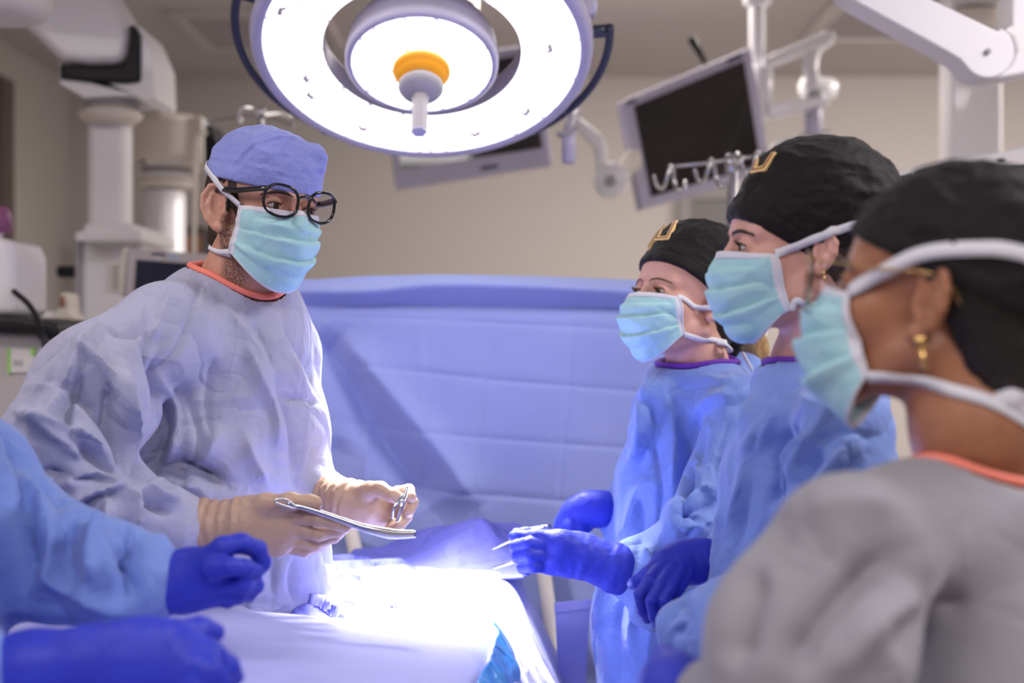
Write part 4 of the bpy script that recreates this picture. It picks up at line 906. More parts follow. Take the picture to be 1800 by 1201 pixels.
# gloves
d = 1.97
hand('glove', man, [([(333, 924, 1.975, 45), (345, 924, d, 44), (400, 924, d, 37), (432, 918, d, 35), (455, 925, d, 39)], .02),
    ([(430, 915, d, 32), (470, 900, d, 24), (505, 905, d-.02, 17)], .02), ([(430, 925, d, 32), (470, 920, d, 27), (508, 924, d-.02, 16)], .02),
    ([(430, 932, d, 30), (470, 938, d, 26), (505, 944, d-.02, 15)], .02), ([(430, 935, d, 30), (465, 948, d, 25), (495, 959, d-.01, 14)], .02),
    ([(440, 905, d, 28), (468, 887, d-.02, 18), (510, 881, d-.04, 14), (545, 884, d-.05, 12.5), (556, 885, d-.05, 11)], .01),
    ([(505, 906, d-.02, 16), (560, 912, d-.045, 13.5), (592, 920, d-.05, 12), (608, 925, d-.05, 11)], .005),
    ([(508, 926, d-.02, 15), (560, 939, d-.03, 13), (596, 933, d-.02, 11), (606, 929, d-.01, 10)], .004),
    ([(505, 946, d-.015, 14), (553, 957, d-.015, 12), (588, 944, d+.005, 10.5), (597, 938, d+.01, 9.5)], .004),
    ([(494, 960, d, 13), (535, 968, d+.01, 11), (566, 958, d+.03, 9.5)], .004)], M['glvT'], .0019,
    cuff=(P(333, 924, d), P(440, 924, d), .0011, 420))
d = 2.16
hand('glove', man, [([(556, 866, 2.2, 37), (570, 868, 2.2, 37), (605, 880, d, 33), (628, 889, d, 33), (650, 890, d, 36)], .02),
    ([(640, 885, d, 30), (672, 886, d+.01, 26)], .02), ([(640, 895, d, 30), (675, 903, d+.01, 25), (672, 915, d, 16)], .015),
    ([(628, 872, d-.01, 22), (650, 862, d-.03, 15.5), (668, 860, d-.04, 13.5), (690, 871, d-.05, 11.5), (702, 876, d-.05, 10.5)], .006),
    ([(678, 876, d+.02, 14), (700, 866, d+.02, 11.5), (718, 862, d-.005, 11), (722, 874, d-.03, 10)], .004),
    ([(682, 890, d+.02, 14), (708, 880, d+.02, 12), (724, 884, d-.01, 11.5), (718, 899, d-.03, 10.5)], .004),
    ([(682, 904, d+.015, 14), (704, 896, d+.01, 12), (714, 908, d-.02, 11), (702, 924, d-.035, 10.5)], .004),
    ([(672, 918, d+.005, 13), (690, 912, d, 10.5), (694, 922, d-.02, 9.5), (682, 932, d-.03, 9)], .004)], M['glvT'], .0019,
    cuff=(P(556, 866, 2.2), P(640, 888, d), .0011, 420))
# instruments in his hands
b = MB(); b.tube(smooth_path([P(505, 886, 1.915), P(545, 896, 1.91), P(615, 920, 1.905), P(650, 931, 1.90), P(690, 939, 1.90), P(731, 939, 1.90)], 8), np.interp(np.linspace(0, 1, 41), [0, .5, .75, 1], [.0032, .005, .0072, .005]), 10, flat=.55, up=(0, 1, 0))
i1 = b.build('retractor', M['steel'], None); tag(i1, 'flat curved steel retractor in the surgeon\'s right hand, pointing at the table', 'surgical instrument')
b = MB(); lp = [P(x, y, 1.905) for x, y in ((484, 880), (492, 877), (505, 880), (518, 888), (521, 893), (512, 893), (498, 889), (487, 885))]; b.tube(smooth_path(lp, 4, True), .0017, 8, closed=True, caps=False); ob = obj('finger_loop', np.concatenate(b.V), b.F, M['steel'], i1)
cl = thing('surgical_clamp', P(705, 890, 2.10), 'small steel clamp with two crossed arms held upright in the surgeon\'s left hand', 'surgical instrument')
for pts in ([(716, 853, 2.11), (712, 868, 2.10), (702, 880, 2.09), (692, 895, 2.085), (690, 912, 2.09)], [(715, 854, 2.10), (714, 872, 2.09), (706, 890, 2.08), (700, 908, 2.08), (697, 918, 2.08)]):
    b = MB(); b.tube(smooth_path([P(*p) for p in pts], 5), np.interp(np.linspace(0, 1, 21), [0, .4, 1], [.0014, .0034, .0022]), 8, flat=.6, up=(0, 1, 0)); b.build('clamp_arm', M['steel'], cl)
b = MB(); b.lathe([(0, -.002), (.0035, -.002), (.0035, .002), (0, .002)], P(706, 882, 2.082), (0, 1, 0), 14); b.build('pivot', M['steel'], cl)

# ================================================================== women
def black_cap(root, H, bulge, p, n, seed, wr=.002, seams=()):
    C = Field(); C.ell((-.021, 0, .046), (.106, .086, .087)); C.ell((.038, 0, .037), (.062, .070, .054), k=.02)
    for c_, r_ in bulge: C.ell(c_, r_, k=.03)
    D = Field(); D.p = list(C.p)
    def ex(V):
        d_ = 0
        for ang in (-.6, .55):   # sewn panel seams over the crown
            d_ = d_-.0016*np.exp(-((V[:, 1]-.03*np.sign(ang)-ang*.05*V[:, 0]*3)/.0016)**2)*np.clip((V[:, 2]-.05)/.02, 0, 1)
        return d_
    cap_mesh(root, H, C, M['capK'], p, n, wr, seed, (.020,), extra=ex, h=.0024)
    return D
def letters(root, H, field, corners, txt):
    """block letters embroidered on the cap; corners = photo px of the patch (tl, tr, br, bl) traced onto the cap"""
    A, B, C_, D_ = [np.array(c, float) for c in corners]
    W = len(txt); shp = {'U': [((.08, 0), (.08, .80)), ((.08, .86), (.92, .86)), ((.92, .80), (.92, 0))], 'C': [((.92, .1), (.1, .1)), ((.1, .1), (.1, .9)), ((.1, .9), (.92, .9))], 'E': [((.92, .06), (.1, .06)), ((.1, .1), (.1, .9)), ((.1, .94), (.92, .94)), ((.1, .5), (.75, .5))]}
    for i, ch in enumerate(txt):
        def uv(u, v): u = (i+u*.84+.08)/W; return (A*(1-u)+B*u)*(1-v)+(D_*(1-u)+C_*u)*v
        o = None
        for wd, m_, off in ((.0078, M['gold'], .0030), (.0018, M['inline'], .0042)):
            b = MB()
            for s_, e_ in shp[ch]:
                Q = np.array([H.trace(field, *(np.array(uv(*s_))*(1-t)+np.array(uv(*e_))*t)) for t in np.linspace(0, 1, 6)]); Q = field.push(Q, off, 4)
                N = field.grad(Q) @ H.R.T; Wd = H.w(Q); T = np.gradient(Wd, axis=0); T /= np.linalg.norm(T, axis=1)[:, None]+1e-9; S = np.cross(T, N)
                ex_ = T[0]*wd*.4; Wd[0] -= ex_; Wd[-1] += T[-1]*wd*.4
                b.quad_loft([np.array([q-s*wd/2-n*.005, q+s*wd/2-n*.005, q+s*wd/2+n*.0006, q-s*wd/2+n*.0006]) for q, s, n in zip(Wd, S, N)])
            oo = b.build('embroidered_letter' if o is None else 'inline_stitch', m_, root if o is None else o, False); o = o or oo

# ---- far woman
wf = thing('person', (.33, 2.45, 0), 'farthest of the three women, black cap with gold letters and blonde ponytail, holding forceps', 'person')
H = Head((.300, 2.45, 1.562), 213, -9, 0, .95); F = head_field(True, .95)
ff = nrm((-.88, -.47, 0)); fl = np.cross((0, 0, 1), ff)
co = limbs((.33, 2.46, 0), ff, .85, .085); co.econe(P(1210, 1050, 2.48), P(1225, 800, 2.48), .07, .065, fl, 1.3, k=.03)
co.chain([P(1295, 725, 2.33), P(1235, 930, 2.28), P(1115, 1005, 2.26)], [.028, .028, .024]); co.chain([P(1180, 725, 2.6), P(1160, 900, 2.62), P(1075, 905, 2.52)], [.028, .028, .022])
neck = [(H.w((-.022, 0, -.05))[0], .047), (H.w((-.040, 0, -.10))[0], .048), (P(1228, 655, 2.49), .052), (P(1228, 700, 2.5), .07)]
_, FB = body_part(wf, H, F, M['skinF'], .0021, neck, co)
eyes(wf, H, (1, .05, -.05)); brow_lash(wf, H, F, mat('fair_brow_hair', (.16, .08, .04), .6), .7, 1.1)
hf = Field(); hf.ell((-.025, 0, .03), (.099, .078, .085)); hf.ell((-.065, 0, -.03), (.045, .055, .055), k=.02); hf.add(lambda X, Y, Z: (X+.025)-.5*(Z+.02), (-9,)*3, (9,)*3, .004, 'i')
V, Q = hf.mesh(.003, smooth=1); V = V+vnormals(V, Q)*(.002*(ridged(V*np.array((70, 70, 22)))-.3))[:, None]; obj('hair', H.w(V), Q, M['hairD'], wf)
CF = black_cap(wf, H, [((-.05, 0, .06), (.085, .082, .085)), ((-.012, 0, .100), (.072, .068, .044))], (.0, 0, .012), nrm((.48, 0, -1)), 5, .002)
# tail of the cap and ponytail
b = Field(); b.chain([P(1272, 585, 2.53), P(1285, 600, 2.53), P(1284, 622, 2.53)], [.028, .020, .014], .01); V, Q = b.mesh(.003); V = V+vnormals(V, Q)*(.003*(ridged(V*50)-.4))[:, None]; obj('cap_tail', V, Q, M['capK'], wf)
pf = Field(); pf.chain([P(1288, 580, 2.58), P(1305, 590, 2.60), P(1318, 615, 2.62), P(1315, 660, 2.63)], [.026, .034, .030, .018], .02); V, Q = pf.mesh(.003); V = V+vnormals(V, Q)*(.003*(ridged(V*np.array((75, 75, 12)))-.4))[:, None]; obj('ponytail', V, Q, M['hairY'], wf)
mo, g = mask(wf, H, F, seed=2, st=(.066, .058, -.008), sb=(.038, .055, -.070), bot=(.078, -.126), nose=(.126, -.036), chin=(.118, -.086), pleat=.005, top=(.110, -.006))
comb = Field(); comb.p = list(FB.p)+CF.p
tie(H, comb, [g[0, -1], H.trace(comb, 1220, 539), H.trace(comb, 1250, 541), H.trace(comb, 1275, 542), (-.06, .085, .0), (-.12, .03, .01), (-.13, 0, .01)], .0085, mo)
tie(H, comb, [g[0, 0], (.0, -.08, .0), (-.06, -.085, .0), (-.12, -.03, .01), (-.13, 0, .01)], .0085, mo)
tie(H, comb, [g[-1, -1], H.trace(comb, 1225, 594), H.trace(comb, 1255, 598), (-.06, .055, -.07), (-.095, 0, -.07)], .009, mo)
tie(H, comb, [g[-1, 0], (.0, -.06, -.08), (-.06, -.055, -.07), (-.095, 0, -.07)], .009, mo)
b = MB(); b.tube(smooth_path([P(1262, 604, 2.42), P(1276, 606, 2.41), P(1284, 614, 2.42), P(1279, 617, 2.43)], 4), .0055, 8, flat=.5); b.build('tie_end', M['maskW'], mo)
b = MB(); q = g[4, 4:-4]+np.array((.0012, 0, 0)); b.tube(H.w(q), .0006, 5); b.build('stitching', M['lav'], mo)
letters(wf, H, CF, ((1136, 403), (1192, 391), (1176, 424), (1124, 427)), 'CU')
G = Field(); c0 = P(1195, 1400, 2.48); c1 = P(1180, 1100, 2.47); c2 = P(1205, 850, 2.47); c3 = P(1225, 720, 2.48)
G.econe(c0, c1, .138, .124, fl, 1.2, k=.04); G.econe(c1, c2, .124, .108, fl, 1.25, k=.04); G.econe(c2, c3, .102, .078, fl, 1.4, k=.03)
G.chain([P(1225, 690, 2.49), P(1303, 712, 2.35)], [.068, .050], .04); G.chain([P(1225, 690, 2.49), P(1165, 720, 2.58)], [.062, .05], .04); G.ell(P(1228, 665, 2.48), (.085, .085, .035), k=.03)
G.cone(P(1155, 700, 2.42), P(1145, 760, 2.42), .030, .040, k=.04); G.ell(P(1305, 690, 2.56), (.060, .07, .075), k=.04)
G.chain([P(1300, 730, 2.33), P(1262, 860, 2.27), P(1225, 925, 2.26)], [.055, .055, .050], .03); G.chain([P(1235, 935, 2.25), P(1165, 990, 2.25), P(1125, 1003, 2.26), P(1110, 1004, 2.26)], [.054, .050, .046, .044], .03)
G.chain([P(1140, 1030, 2.24), P(1150, 1068, 2.24), P(1172, 1090, 2.25)], [.042, .034, .022], .02); G.ball(P(1205, 915, 2.20), .040, .03)
G.chain([P(1168, 720, 2.6), P(1150, 880, 2.62), P(1085, 902, 2.53)], [.05, .05, .04], .03)
opening(G, P(1226, 640, 2.475), (-.02, -.03, 1), .068, depth=.03, m=M['purple'], root=wf, band_r=.0055, side=ff, sc=1.1)
ffo = [([(1160, 680), (1180, 720), (1190, 790), (1182, 880)], .007, 16, 4), ([(1140, 780), (1160, 860), (1150, 950)], -.006, 4, 14), ([(1230, 730), (1215, 800), (1222, 870)], .009, 16, 4), ([(1290, 720), (1260, 790), (1258, 850)], -.006, 4, 16), ([(1180, 900), (1215, 905), (1250, 930)], -.008, 4, 9), ([(1115, 690), (1150, 740), (1140, 800)], -.006, 4, 12), ([(1095, 1050), (1085, 1120), (1090, 1200)], -.005, 4, 12), ([(1150, 1090), (1145, 1150), (1150, 1200)], .005, 12, 4),
       ([(1135, 660), (1128, 720), (1118, 790), (1092, 850)], .008, 8, 10), ([(1150, 700), (1135, 780), (1100, 860)], -.009, 6, 14), ([(1190, 690), (1160, 760), (1140, 830)], -.008, 8, 12), ([(1198, 735), (1206, 790), (1200, 870), (1195, 950)], -.014, 7, 16),
       ([(1270, 700), (1225, 740), (1206, 820), (1200, 880)], -.014, 8, 22), ([(1300, 690), (1240, 710), (1215, 760)], .010, 10, 18), ([(1120, 850), (1110, 900), (1100, 950)], .008, 10, 8), ([(1110, 860), (1125, 900), (1120, 990)], -.008, 6, 10),
       ([(1185, 880), (1220, 870), (1262, 850)], .012, 10, 7), ([(1195, 905), (1230, 890), (1265, 880)], -.014, 6, 10), ([(1190, 930), (1225, 925), (1258, 910)], .010, 10, 8), ([(1200, 960), (1220, 930), (1240, 900)], -.010, 6, 8),
       ([(1150, 965), (1170, 985), (1165, 1020)], -.012, 6, 10), ([(1125, 960), (1145, 975), (1150, 1010)], .010, 8, 6), ([(1115, 1060), (1110, 1110), (1118, 1170)], .006, 10, 14), ([(1190, 1100), (1185, 1150), (1180, 1200)], -.006, 8, 14), ([(1230, 660), (1270, 672), (1300, 665)], .005, 8, 8), ([(1205, 800), (1225, 830), (1240, 870)], .006, 8, 12)]
cloth('gown', G, .0048, M['gownB'], wf, ffo, (.006, .0012), (7, 20), 21)
b = MB(); b.tube(smooth_path([P(1306, 622, 2.44), P(1314, 636, 2.42), P(1322, 650, 2.40)], 4), .005, 8, flat=.4, up=(1, 0, 0)); b.build('gown_tie', M['maskW'], wf)
d = 2.24
hand('glove', wf, [([(1140, 1012, 2.25, 43), (1085, 1000, d, 40), (1035, 981, d, 34), (1015, 975, d, 33), (980, 972, d, 37)], .02),
    ([(1010, 968, d, 30), (985, 955, d-.02, 22), (955, 946, d-.02, 14)], .012), ([(1000, 985, d, 28), (972, 980, d-.01, 26), (962, 988, d-.01, 20)], .012),
    ([(965, 950, d-.01, 17), (940, 944, d-.02, 13), (915, 944, d-.01, 11), (903, 943, d, 10)], .006),
    ([(965, 948, d+.03, 16), (945, 938, d+.045, 12), (925, 938, d+.04, 10.5), (908, 938, d+.03, 10)], .006),
    ([(962, 958, d-.02, 15), (928, 956, d-.035, 12), (907, 961, d-.02, 11.5), (916, 970, d+.02, 10)], .0022),
    ([(962, 976, d-.02, 15), (930, 976, d-.04, 12), (910, 980, d-.025, 11.5), (918, 988, d+.02, 10)], .0022),
    ([(962, 994, d-.01, 14), (936, 996, d-.035, 11.5), (918, 998, d-.02, 10.5), (926, 1004, d+.02, 9)], .0022)], M['glvB'], .002, cuff=(P(1100, 1004, d), P(1000, 975, d), .0005, 300), cut=(P(1108, 1005, d), (1, 0, -.25), .001))
d = 2.5
hand('glove', wf, [([(1120, 890, 2.55, 26), (1085, 892, 2.53, 26), (1055, 895, d, 28), (1030, 895, d, 26), (1008, 905, d, 25)], .02), ([(1015, 900, d, 24), (992, 918, d, 15), (982, 935, d, 11), (980, 945, d, 9)], .008),
    ([(1015, 905, d, 20), (1002, 925, d-.02, 12), (1004, 942, d-.03, 10)], .006), ([(1025, 905, d, 20), (1018, 928, d-.02, 12), (1018, 942, d-.02, 10)], .006), ([(1035, 905, d, 18), (1030, 925, d, 11), (1024, 938, d, 9)], .006)], M['glvB'], .0024)
fo = thing('forceps', P(915, 945, 2.24), 'long silver forceps pinched in the farthest woman\'s blue-gloved hand', 'surgical instrument')
for o_, nm in ((0, 'tine'), (.006, 'tine')):
    b = MB(); b.tube([P(866, 966, 2.27+o_*.1), P(895, 952, 2.26+o_*.5), P(925, 940, 2.245+o_), P(955, 929, 2.25+o_), P(968, 924, 2.255+o_*.3)], [.0012, .0026, .0042, .0052, .004], 8, flat=.35, up=(0, 1, 0)); b.build(nm, M['steel'], fo)
b = MB(); b.tube([P(868, 999, 2.33), P(890, 992, 2.31), P(925, 982, 2.28)], [.0022, .003, .0032], 8); i3 = b.build('needle_holder', M['steel'], None); tag(i3, 'second slim steel instrument below the forceps, its tip lying on the white drape', 'surgical instrument')

# ---- middle woman
wm = thing('person', (.38, 1.82, 0), 'middle of the three women, dark eyebrows, black cap with gold letter, hands folded', 'person')
H = Head((.366, 1.80, 1.607), 185, 0, 0, .95); F = head_field(True, .82)
ff = nrm((-1, -.12, 0)); fl = np.cross((0, 0, 1), ff)
co = limbs((.40, 1.83, 0), ff, .85, .085); co.econe(P(1420, 1150, 1.84), P(1440, 800, 1.84), .085, .085, fl, 1.3, k=.03)
co.chain([P(1470, 760, 1.66), P(1470, 1040, 1.62), P(1230, 1085, 1.70)], [.03, .03, .024]); co.chain([P(1420, 760, 2.0), P(1420, 980, 2.0), P(1235, 985, 1.92)], [.028, .028, .022])
neck = [(H.w((-.022, 0, -.05))[0], .046), (H.w((-.035, 0, -.10))[0], .047), (P(1428, 640, 1.83), .050), (P(1438, 720, 1.84), .07)]
_, FB = body_part(wm, H, F, M['skinB'], .0019, neck, co)
eyes(wm, H, (1, .02, -.04)); brow_lash(wm, H, F, M['hairD'], .95, 1.2)
hf = Field(); hf.ell((-.022, 0, .03), (.102, .0785, .086)); hf.ell((-.058, 0, -.035), (.050, .058, .055), k=.02); hf.add(lambda X, Y, Z: (X-.022)-.5*(Z-.03), (-9,)*3, (9,)*3, .004, 'i')
V, Q = hf.mesh(.0025, smooth=1); V = V+vnormals(V, Q)*(.002*(ridged(V*np.array((70, 70, 22)))-.3))[:, None]; obj('hair', H.w(V), Q, M['hairD'], wm)
CF = black_cap(wm, H, [((-.05, 0, .062), (.086, .082, .080)), ((-.018, 0, .100), (.075, .069, .044))], (.0, 0, -.020), nrm((.64, 0, -1)), 9, .002)
mo, g = mask(wm, H, F, seed=3, st=(.050, .060, -.012), sb=(.028, .052, -.080), bot=(.066, -.126), nose=(.120, -.036), chin=(.112, -.086), pleat=.0055, top=(.112, -.004))
comb = Field(); comb.p = list(FB.p)+CF.p
tie(H, comb, [g[0, -1], H.trace(comb, 1400, 432), H.trace(comb, 1450, 413), H.trace(comb, 1500, 395), H.trace(comb, 1545, 380), (-.135, .02, .06), (-.14, 0, .065)], .0105, mo, n=8)
tie(H, comb, [g[0, 0], (.0, -.09, .02), (-.06, -.09, .04), (-.12, -.04, .055), (-.14, 0, .065)], .0105, mo)
tie(H, comb, [g[-1, -1], H.trace(comb, 1400, 528), H.trace(comb, 1430, 532), (-.06, .055, -.05), (-.095, 0, -.05)], .0085, mo)
tie(H, comb, [g[-1, 0], (.0, -.06, -.06), (-.06, -.055, -.05), (-.095, 0, -.05)], .0085, mo)
b = MB(); kn = smooth_path([P(1556, 378, 1.79), P(1552, 350, 1.79), P(1549, 332, 1.79), P(1560, 323, 1.79), P(1575, 322, 1.795), P(1582, 334, 1.80), P(1576, 352, 1.80), P(1562, 366, 1.795), P(1556, 378, 1.79)], 5); b.tube(kn, .0042, 8, flat=.35, up=(.3, .3, 1)); b.build('tie_knot', M['maskW'], mo)
b = MB(); q = g[4, 4:-4]+np.array((.0012, 0, 0)); b.tube(H.w(q), .0006, 5); b.build('stitching', M['lav'], mo)
letters(wm, H, CF, ((1326, 286), (1366, 272), (1346, 301), (1322, 305)), 'U')
b = MB(); b.lathe([(.0022, -.002), (.0032, 0), (.0022, .002)], H.w(F.push([(-.004, .085, -.038)], .001))[0], (1, 0, 0), 14); b.tube([H.w((-.006, .081, -.039))[0], H.w((-.006, .081, -.046))[0]], .0012, 8); b.build('earring', M['brass'], wm)
G = Field(); c0 = P(1400, 1500, 1.84); c1 = P(1402, 1100, 1.84); c2 = P(1420, 850, 1.84); c3 = P(1440, 740, 1.84)
G.econe(c0, c1, .13, .112, fl, 1.3, k=.04); G.econe(c1, c2, .112, .104, fl, 1.35, k=.04); G.econe(c2, c3, .104, .080, fl, 1.5, k=.03)
G.chain([P(1440, 700, 1.84), P(1480, 755, 1.67)], [.062, .050], .04); G.chain([P(1440, 700, 1.84), P(1400, 740, 1.99)], [.062, .05], .04); G.ell(P(1432, 672, 1.83), (.078, .08, .035), k=.03); G.cone(P(1395, 672, 1.80), P(1355, 740, 1.79), .025, .04, k=.03)
G.chain([P(1480, 770, 1.66), P(1478, 930, 1.62), P(1450, 1060, 1.60)], [.056, .060, .055], .03); G.chain([P(1450, 1060, 1.60), P(1290, 1095, 1.66), P(1236, 1104, 1.70), P(1212, 1112, 1.72)], [.052, .048, .038, .033], .03)
G.chain([P(1400, 750, 2.0), P(1410, 960, 2.0), P(1270, 985, 1.93)], [.05, .05, .035], .03); G.cone(P(1190, 1100, 1.72), P(1178, 1135, 1.73), .028, .016, k=.015)
opening(G, P(1432, 640, 1.83), (.0, -.02, 1), .064, depth=.03, m=M['purple'], root=wm, band_r=.0045, side=ff, sc=1.1)
fmo = [([(1345, 720), (1325, 790), (1310, 880), (1290, 980)], -.008, 4, 16), ([(1470, 700), (1440, 760), (1400, 820), (1375, 880)], .010, 18, 4), ([(1540, 770), (1480, 760), (1430, 780)], -.006, 4, 12), ([(1370, 690), (1340, 740), (1300, 800)], .006, 4, 14), ([(1520, 800), (1450, 850), (1400, 900)], -.009, 5, 16), ([(1225, 1030), (1195, 1055), (1170, 1100)], -.006, 3, 8),
       ([(1385, 700), (1330, 790), (1300, 880), (1282, 960)], .008, 14, 10), ([(1400, 740), (1372, 790), (1362, 850), (1345, 900)], -.018, 8, 20), ([(1430, 760), (1395, 800), (1370, 880)], .012, 10, 8), ([(1450, 790), (1420, 820), (1385, 870)], -.016, 10, 14),
       ([(1400, 690), (1440, 720), (1500, 735)], .005, 10, 10), ([(1280, 880), (1262, 960), (1255, 1020)], .006, 8, 8), ([(1520, 740), (1480, 800), (1420, 880)], .010, 20, 12), ([(1190, 1040), (1210, 1080), (1180, 1130)], -.006, 6, 8), ([(1230, 1040), (1215, 1080), (1180, 1110)], .005, 7, 6)]
cloth('gown', G, .0045, M['gownB'], wm, fmo, (.006, .0012), (7, 20), 33)
d = 1.90
hand('glove', wm, [([(1262, 985, 1.93, 34), (1235, 985, d, 33), (1205, 990, d, 32), (1185, 995, d-.01, 30)], .02), ([(1190, 985, d-.01, 24), (1165, 985, d-.02, 17)], .02),
    ([(1165, 985, d-.02, 17), (1140, 1008, d-.035, 13), (1120, 1022, d-.02, 11.5), (1112, 1027, d, 10.5)], .004),
    ([(1166, 996, d-.03, 15), (1142, 1020, d-.055, 12), (1124, 1046, d-.06, 11), (1130, 1074, d-.045, 10.5), (1138, 1088, d-.03, 9.5)], .0018),
    ([(1180, 1002, d-.035, 15), (1161, 1030, d-.065, 12), (1145, 1056, d-.075, 11), (1150, 1084, d-.06, 10.5), (1157, 1097, d-.045, 9.5)], .0018),
    ([(1194, 1006, d-.035, 15), (1179, 1034, d-.065, 11.5), (1167, 1056, d-.075, 10.5), (1169, 1076, d-.06, 9.5)], .0018),
    ([(1207, 1010, d-.03, 14), (1195, 1034, d-.05, 10), (1187, 1050, d-.055, 9)], .0018)], M['glvB'], .002)
d = 1.74
hand('glove', wm, [([(1228, 1108, 1.72, 34), (1205, 1108, 1.76, 28), (1190, 1100, 1.79, 26)], .02), ([(1190, 1096, 1.79, 22), (1175, 1086, 1.83, 13), (1172, 1076, 1.86, 11)], .006), ([(1192, 1104, 1.79, 20), (1178, 1100, 1.83, 12), (1176, 1090, 1.86, 11)], .006), ([(1194, 1112, 1.79, 20), (1182, 1112, 1.83, 12), (1178, 1104, 1.86, 11)], .006), ([(1198, 1118, 1.79, 18), (1186, 1120, 1.82, 10), (1180, 1114, 1.84, 9)], .006), ([(1196, 1090, 1.78, 18), (1186, 1074, 1.81, 12)], .006)], M['glvB'], .0024)

# ---- near woman
wn = thing('person', (.46, 1.32, 0), 'nearest woman, blurred, seen from behind in grey gown with gold earring and thin glasses', 'person')
H = Head((.400, 1.32, 1.532), 150, -9, 0, .96); F = head_field(True, 1.10)
ff = nrm((-1, .12, 0)); fl = np.cross((0, 0, 1), ff)
co = limbs((.46, 1.34, 0), ff, .85, .085); co.econe(P(1740, 1400, 1.34), P(1740, 1000, 1.34), .09, .09, fl, 1.3, k=.03)
co.chain([P(1520, 990, 1.17), P(1440, 1320, 1.14), P(1230, 1230, 1.22)], [.04, .034, .026]); co.chain([P(1650, 1000, 1.52), P(1560, 1250, 1.5), P(1300, 1200, 1.35)], [.04, .034, .026])
neck = [(H.w((-.022, 0, -.05))[0], .050), (H.w((-.045, 0, -.12))[0], .051), (P(1722, 850, 1.34), .056), (P(1730, 900, 1.34), .075)]
_, FB = body_part(wn, H, F, M['skinN'], .0022, neck, co)
eyes(wn, H, (1, 0, -.03)); brow_lash(wn, H, F, M['hairK'])
hf = Field(); hf.ell((-.024, 0, .03), (.104, .080, .086)); hf.ell((-.066, 0, -.035), (.056, .062, .060), k=.02); hf.add(lambda X, Y, Z: (X+.012)-.5*(Z+.01), (-9,)*3, (9,)*3, .004, 'i')
V, Q = hf.mesh(.003, smooth=1); V = V+vnormals(V, Q)*(.002*(ridged(V*np.array((70, 70, 22)))-.3))[:, None]; obj('hair', H.w(V), Q, M['hairK'], wn)
CF = black_cap(wn, H, [((-.06, 0, .035), (.090, .086, .080))], (.0, 0, .022), nrm((.30, 0, -1)), 14, .0025)
mo, g = mask(wn, H, F, seed=4, st=(.074, .057, -.008), sb=(.044, .054, -.085), bot=(.066, -.142), nose=(.123, -.036), chin=(.118, -.095), pleat=.007)
comb = Field(); comb.p = list(FB.p)+CF.p
tie(H, comb, [g[0, -1], H.trace(comb, 1560, 474), H.trace(comb, 1620, 447), H.trace(comb, 1700, 438), H.trace(comb, 1790, 444), (-.13, .02, .03), (-.14, 0, .03)], .013, mo)
tie(H, comb, [g[0, 0], (.0, -.09, .02), (-.06, -.09, .03), (-.12, -.04, .03), (-.14, 0, .03)], .013, mo)
tie(H, comb, [g[-1, -1], H.trace(comb, 1600, 665), H.trace(comb, 1680, 688), H.trace(comb, 1740, 706), (-.10, .02, -.105), (-.10, 0, -.105)], .011, mo)
tie(H, comb, [g[-1, 0], (.0, -.06, -.09), (-.06, -.055, -.10), (-.10, 0, -.105)], .011, mo)
b = Field(); b.chain([P(1748, 706, 1.265), P(1775, 696, 1.262), P(1815, 680, 1.27)], [.0085, .012, .008], .006); b.chain([P(1752, 704, 1.265), P(1790, 716, 1.265), P(1815, 735, 1.27)], [.008, .008, .006], .004); V, Q = b.mesh(.0015); obj('tie_knot', V, Q, M['maskW'], mo)
b = MB(); b.tube(smooth_path([P(1800, 525, 1.26), P(1796, 540, 1.255), P(1806, 550, 1.26)], 4), .006, 8); b.build('tie_end', M['maskW'], mo)
b = MB(); ec = H.w(F.push([(-.008, .092, -.048)], .002))[0]; b.lathe([(.002, -.003), (.0065, -.0015), (.0065, .0015), (.002, .003)], ec, (0, 1, 0), 16); b.tube([ec+(0, 0, -.004), ec+(.001, 0, -.016), ec+(.002, 0, -.024)], [.002, .0022, .004], 8); b.build('earring', M['brass'], wn)
glasses(wn, H, True, rim=M['rose'], temple=M['brass'], tr=.0011, x0=.128, hh=.030, w2=.031, gap=.038, zc=-.004)
G = Field(); c0 = P(1720, 1700, 1.34); c1 = P(1720, 1150, 1.34); c2 = P(1735, 950, 1.34)
G.econe(c0, c1, .13, .120, fl, 1.3, k=.04); G.econe(c1, c2, .120, .082, fl, 1.45, k=.03)
G.chain([P(1720, 925, 1.34), P(1500, 975, 1.16)], [.062, .058], .05); G.chain([P(1720, 925, 1.34), P(1660, 985, 1.5)], [.062, .05], .04); G.ell(P(1722, 895, 1.34), (.088, .09, .036), k=.04); G.cone(P(1600, 910, 1.27), P(1520, 960, 1.22), .045, .050, k=.04)
G.chain([P(1490, 985, 1.15), P(1425, 1130, 1.13), P(1380, 1300, 1.13)], [.066, .078, .07], .03); G.chain([P(1380, 1300, 1.13), P(1240, 1260, 1.2)], [.06, .045], .03); G.chain([P(1650, 990, 1.52), P(1560, 1250, 1.5), P(1350, 1230, 1.4)], [.05, .05, .04], .03)
opening(G, P(1722, 850, 1.335), (.0, .0, 1), .080, depth=.03, m=M['coral'], root=wn, band_r=.004, side=ff, sc=1.1)
fno = [([(1330, 905), (1400, 960), (1480, 985)], -.012, 20, 40), ([(1600, 960), (1500, 1020), (1420, 1120), (1380, 1201)], -.020, 26, 50), ([(1640, 1040), (1540, 1100), (1440, 1201)], .016, 40, 30), ([(1330, 980), (1300, 1080), (1290, 1180)], -.016, 20, 30), ([(1560, 1150), (1640, 1090), (1720, 1060)], -.012, 20, 40), ([(1400, 900), (1500, 890), (1580, 900)], .008, 20, 30)]
cloth('gown', G, .0065, M['gownN'], wn, fno, (.007, .004), (6, 13), 44)
d = 1.2
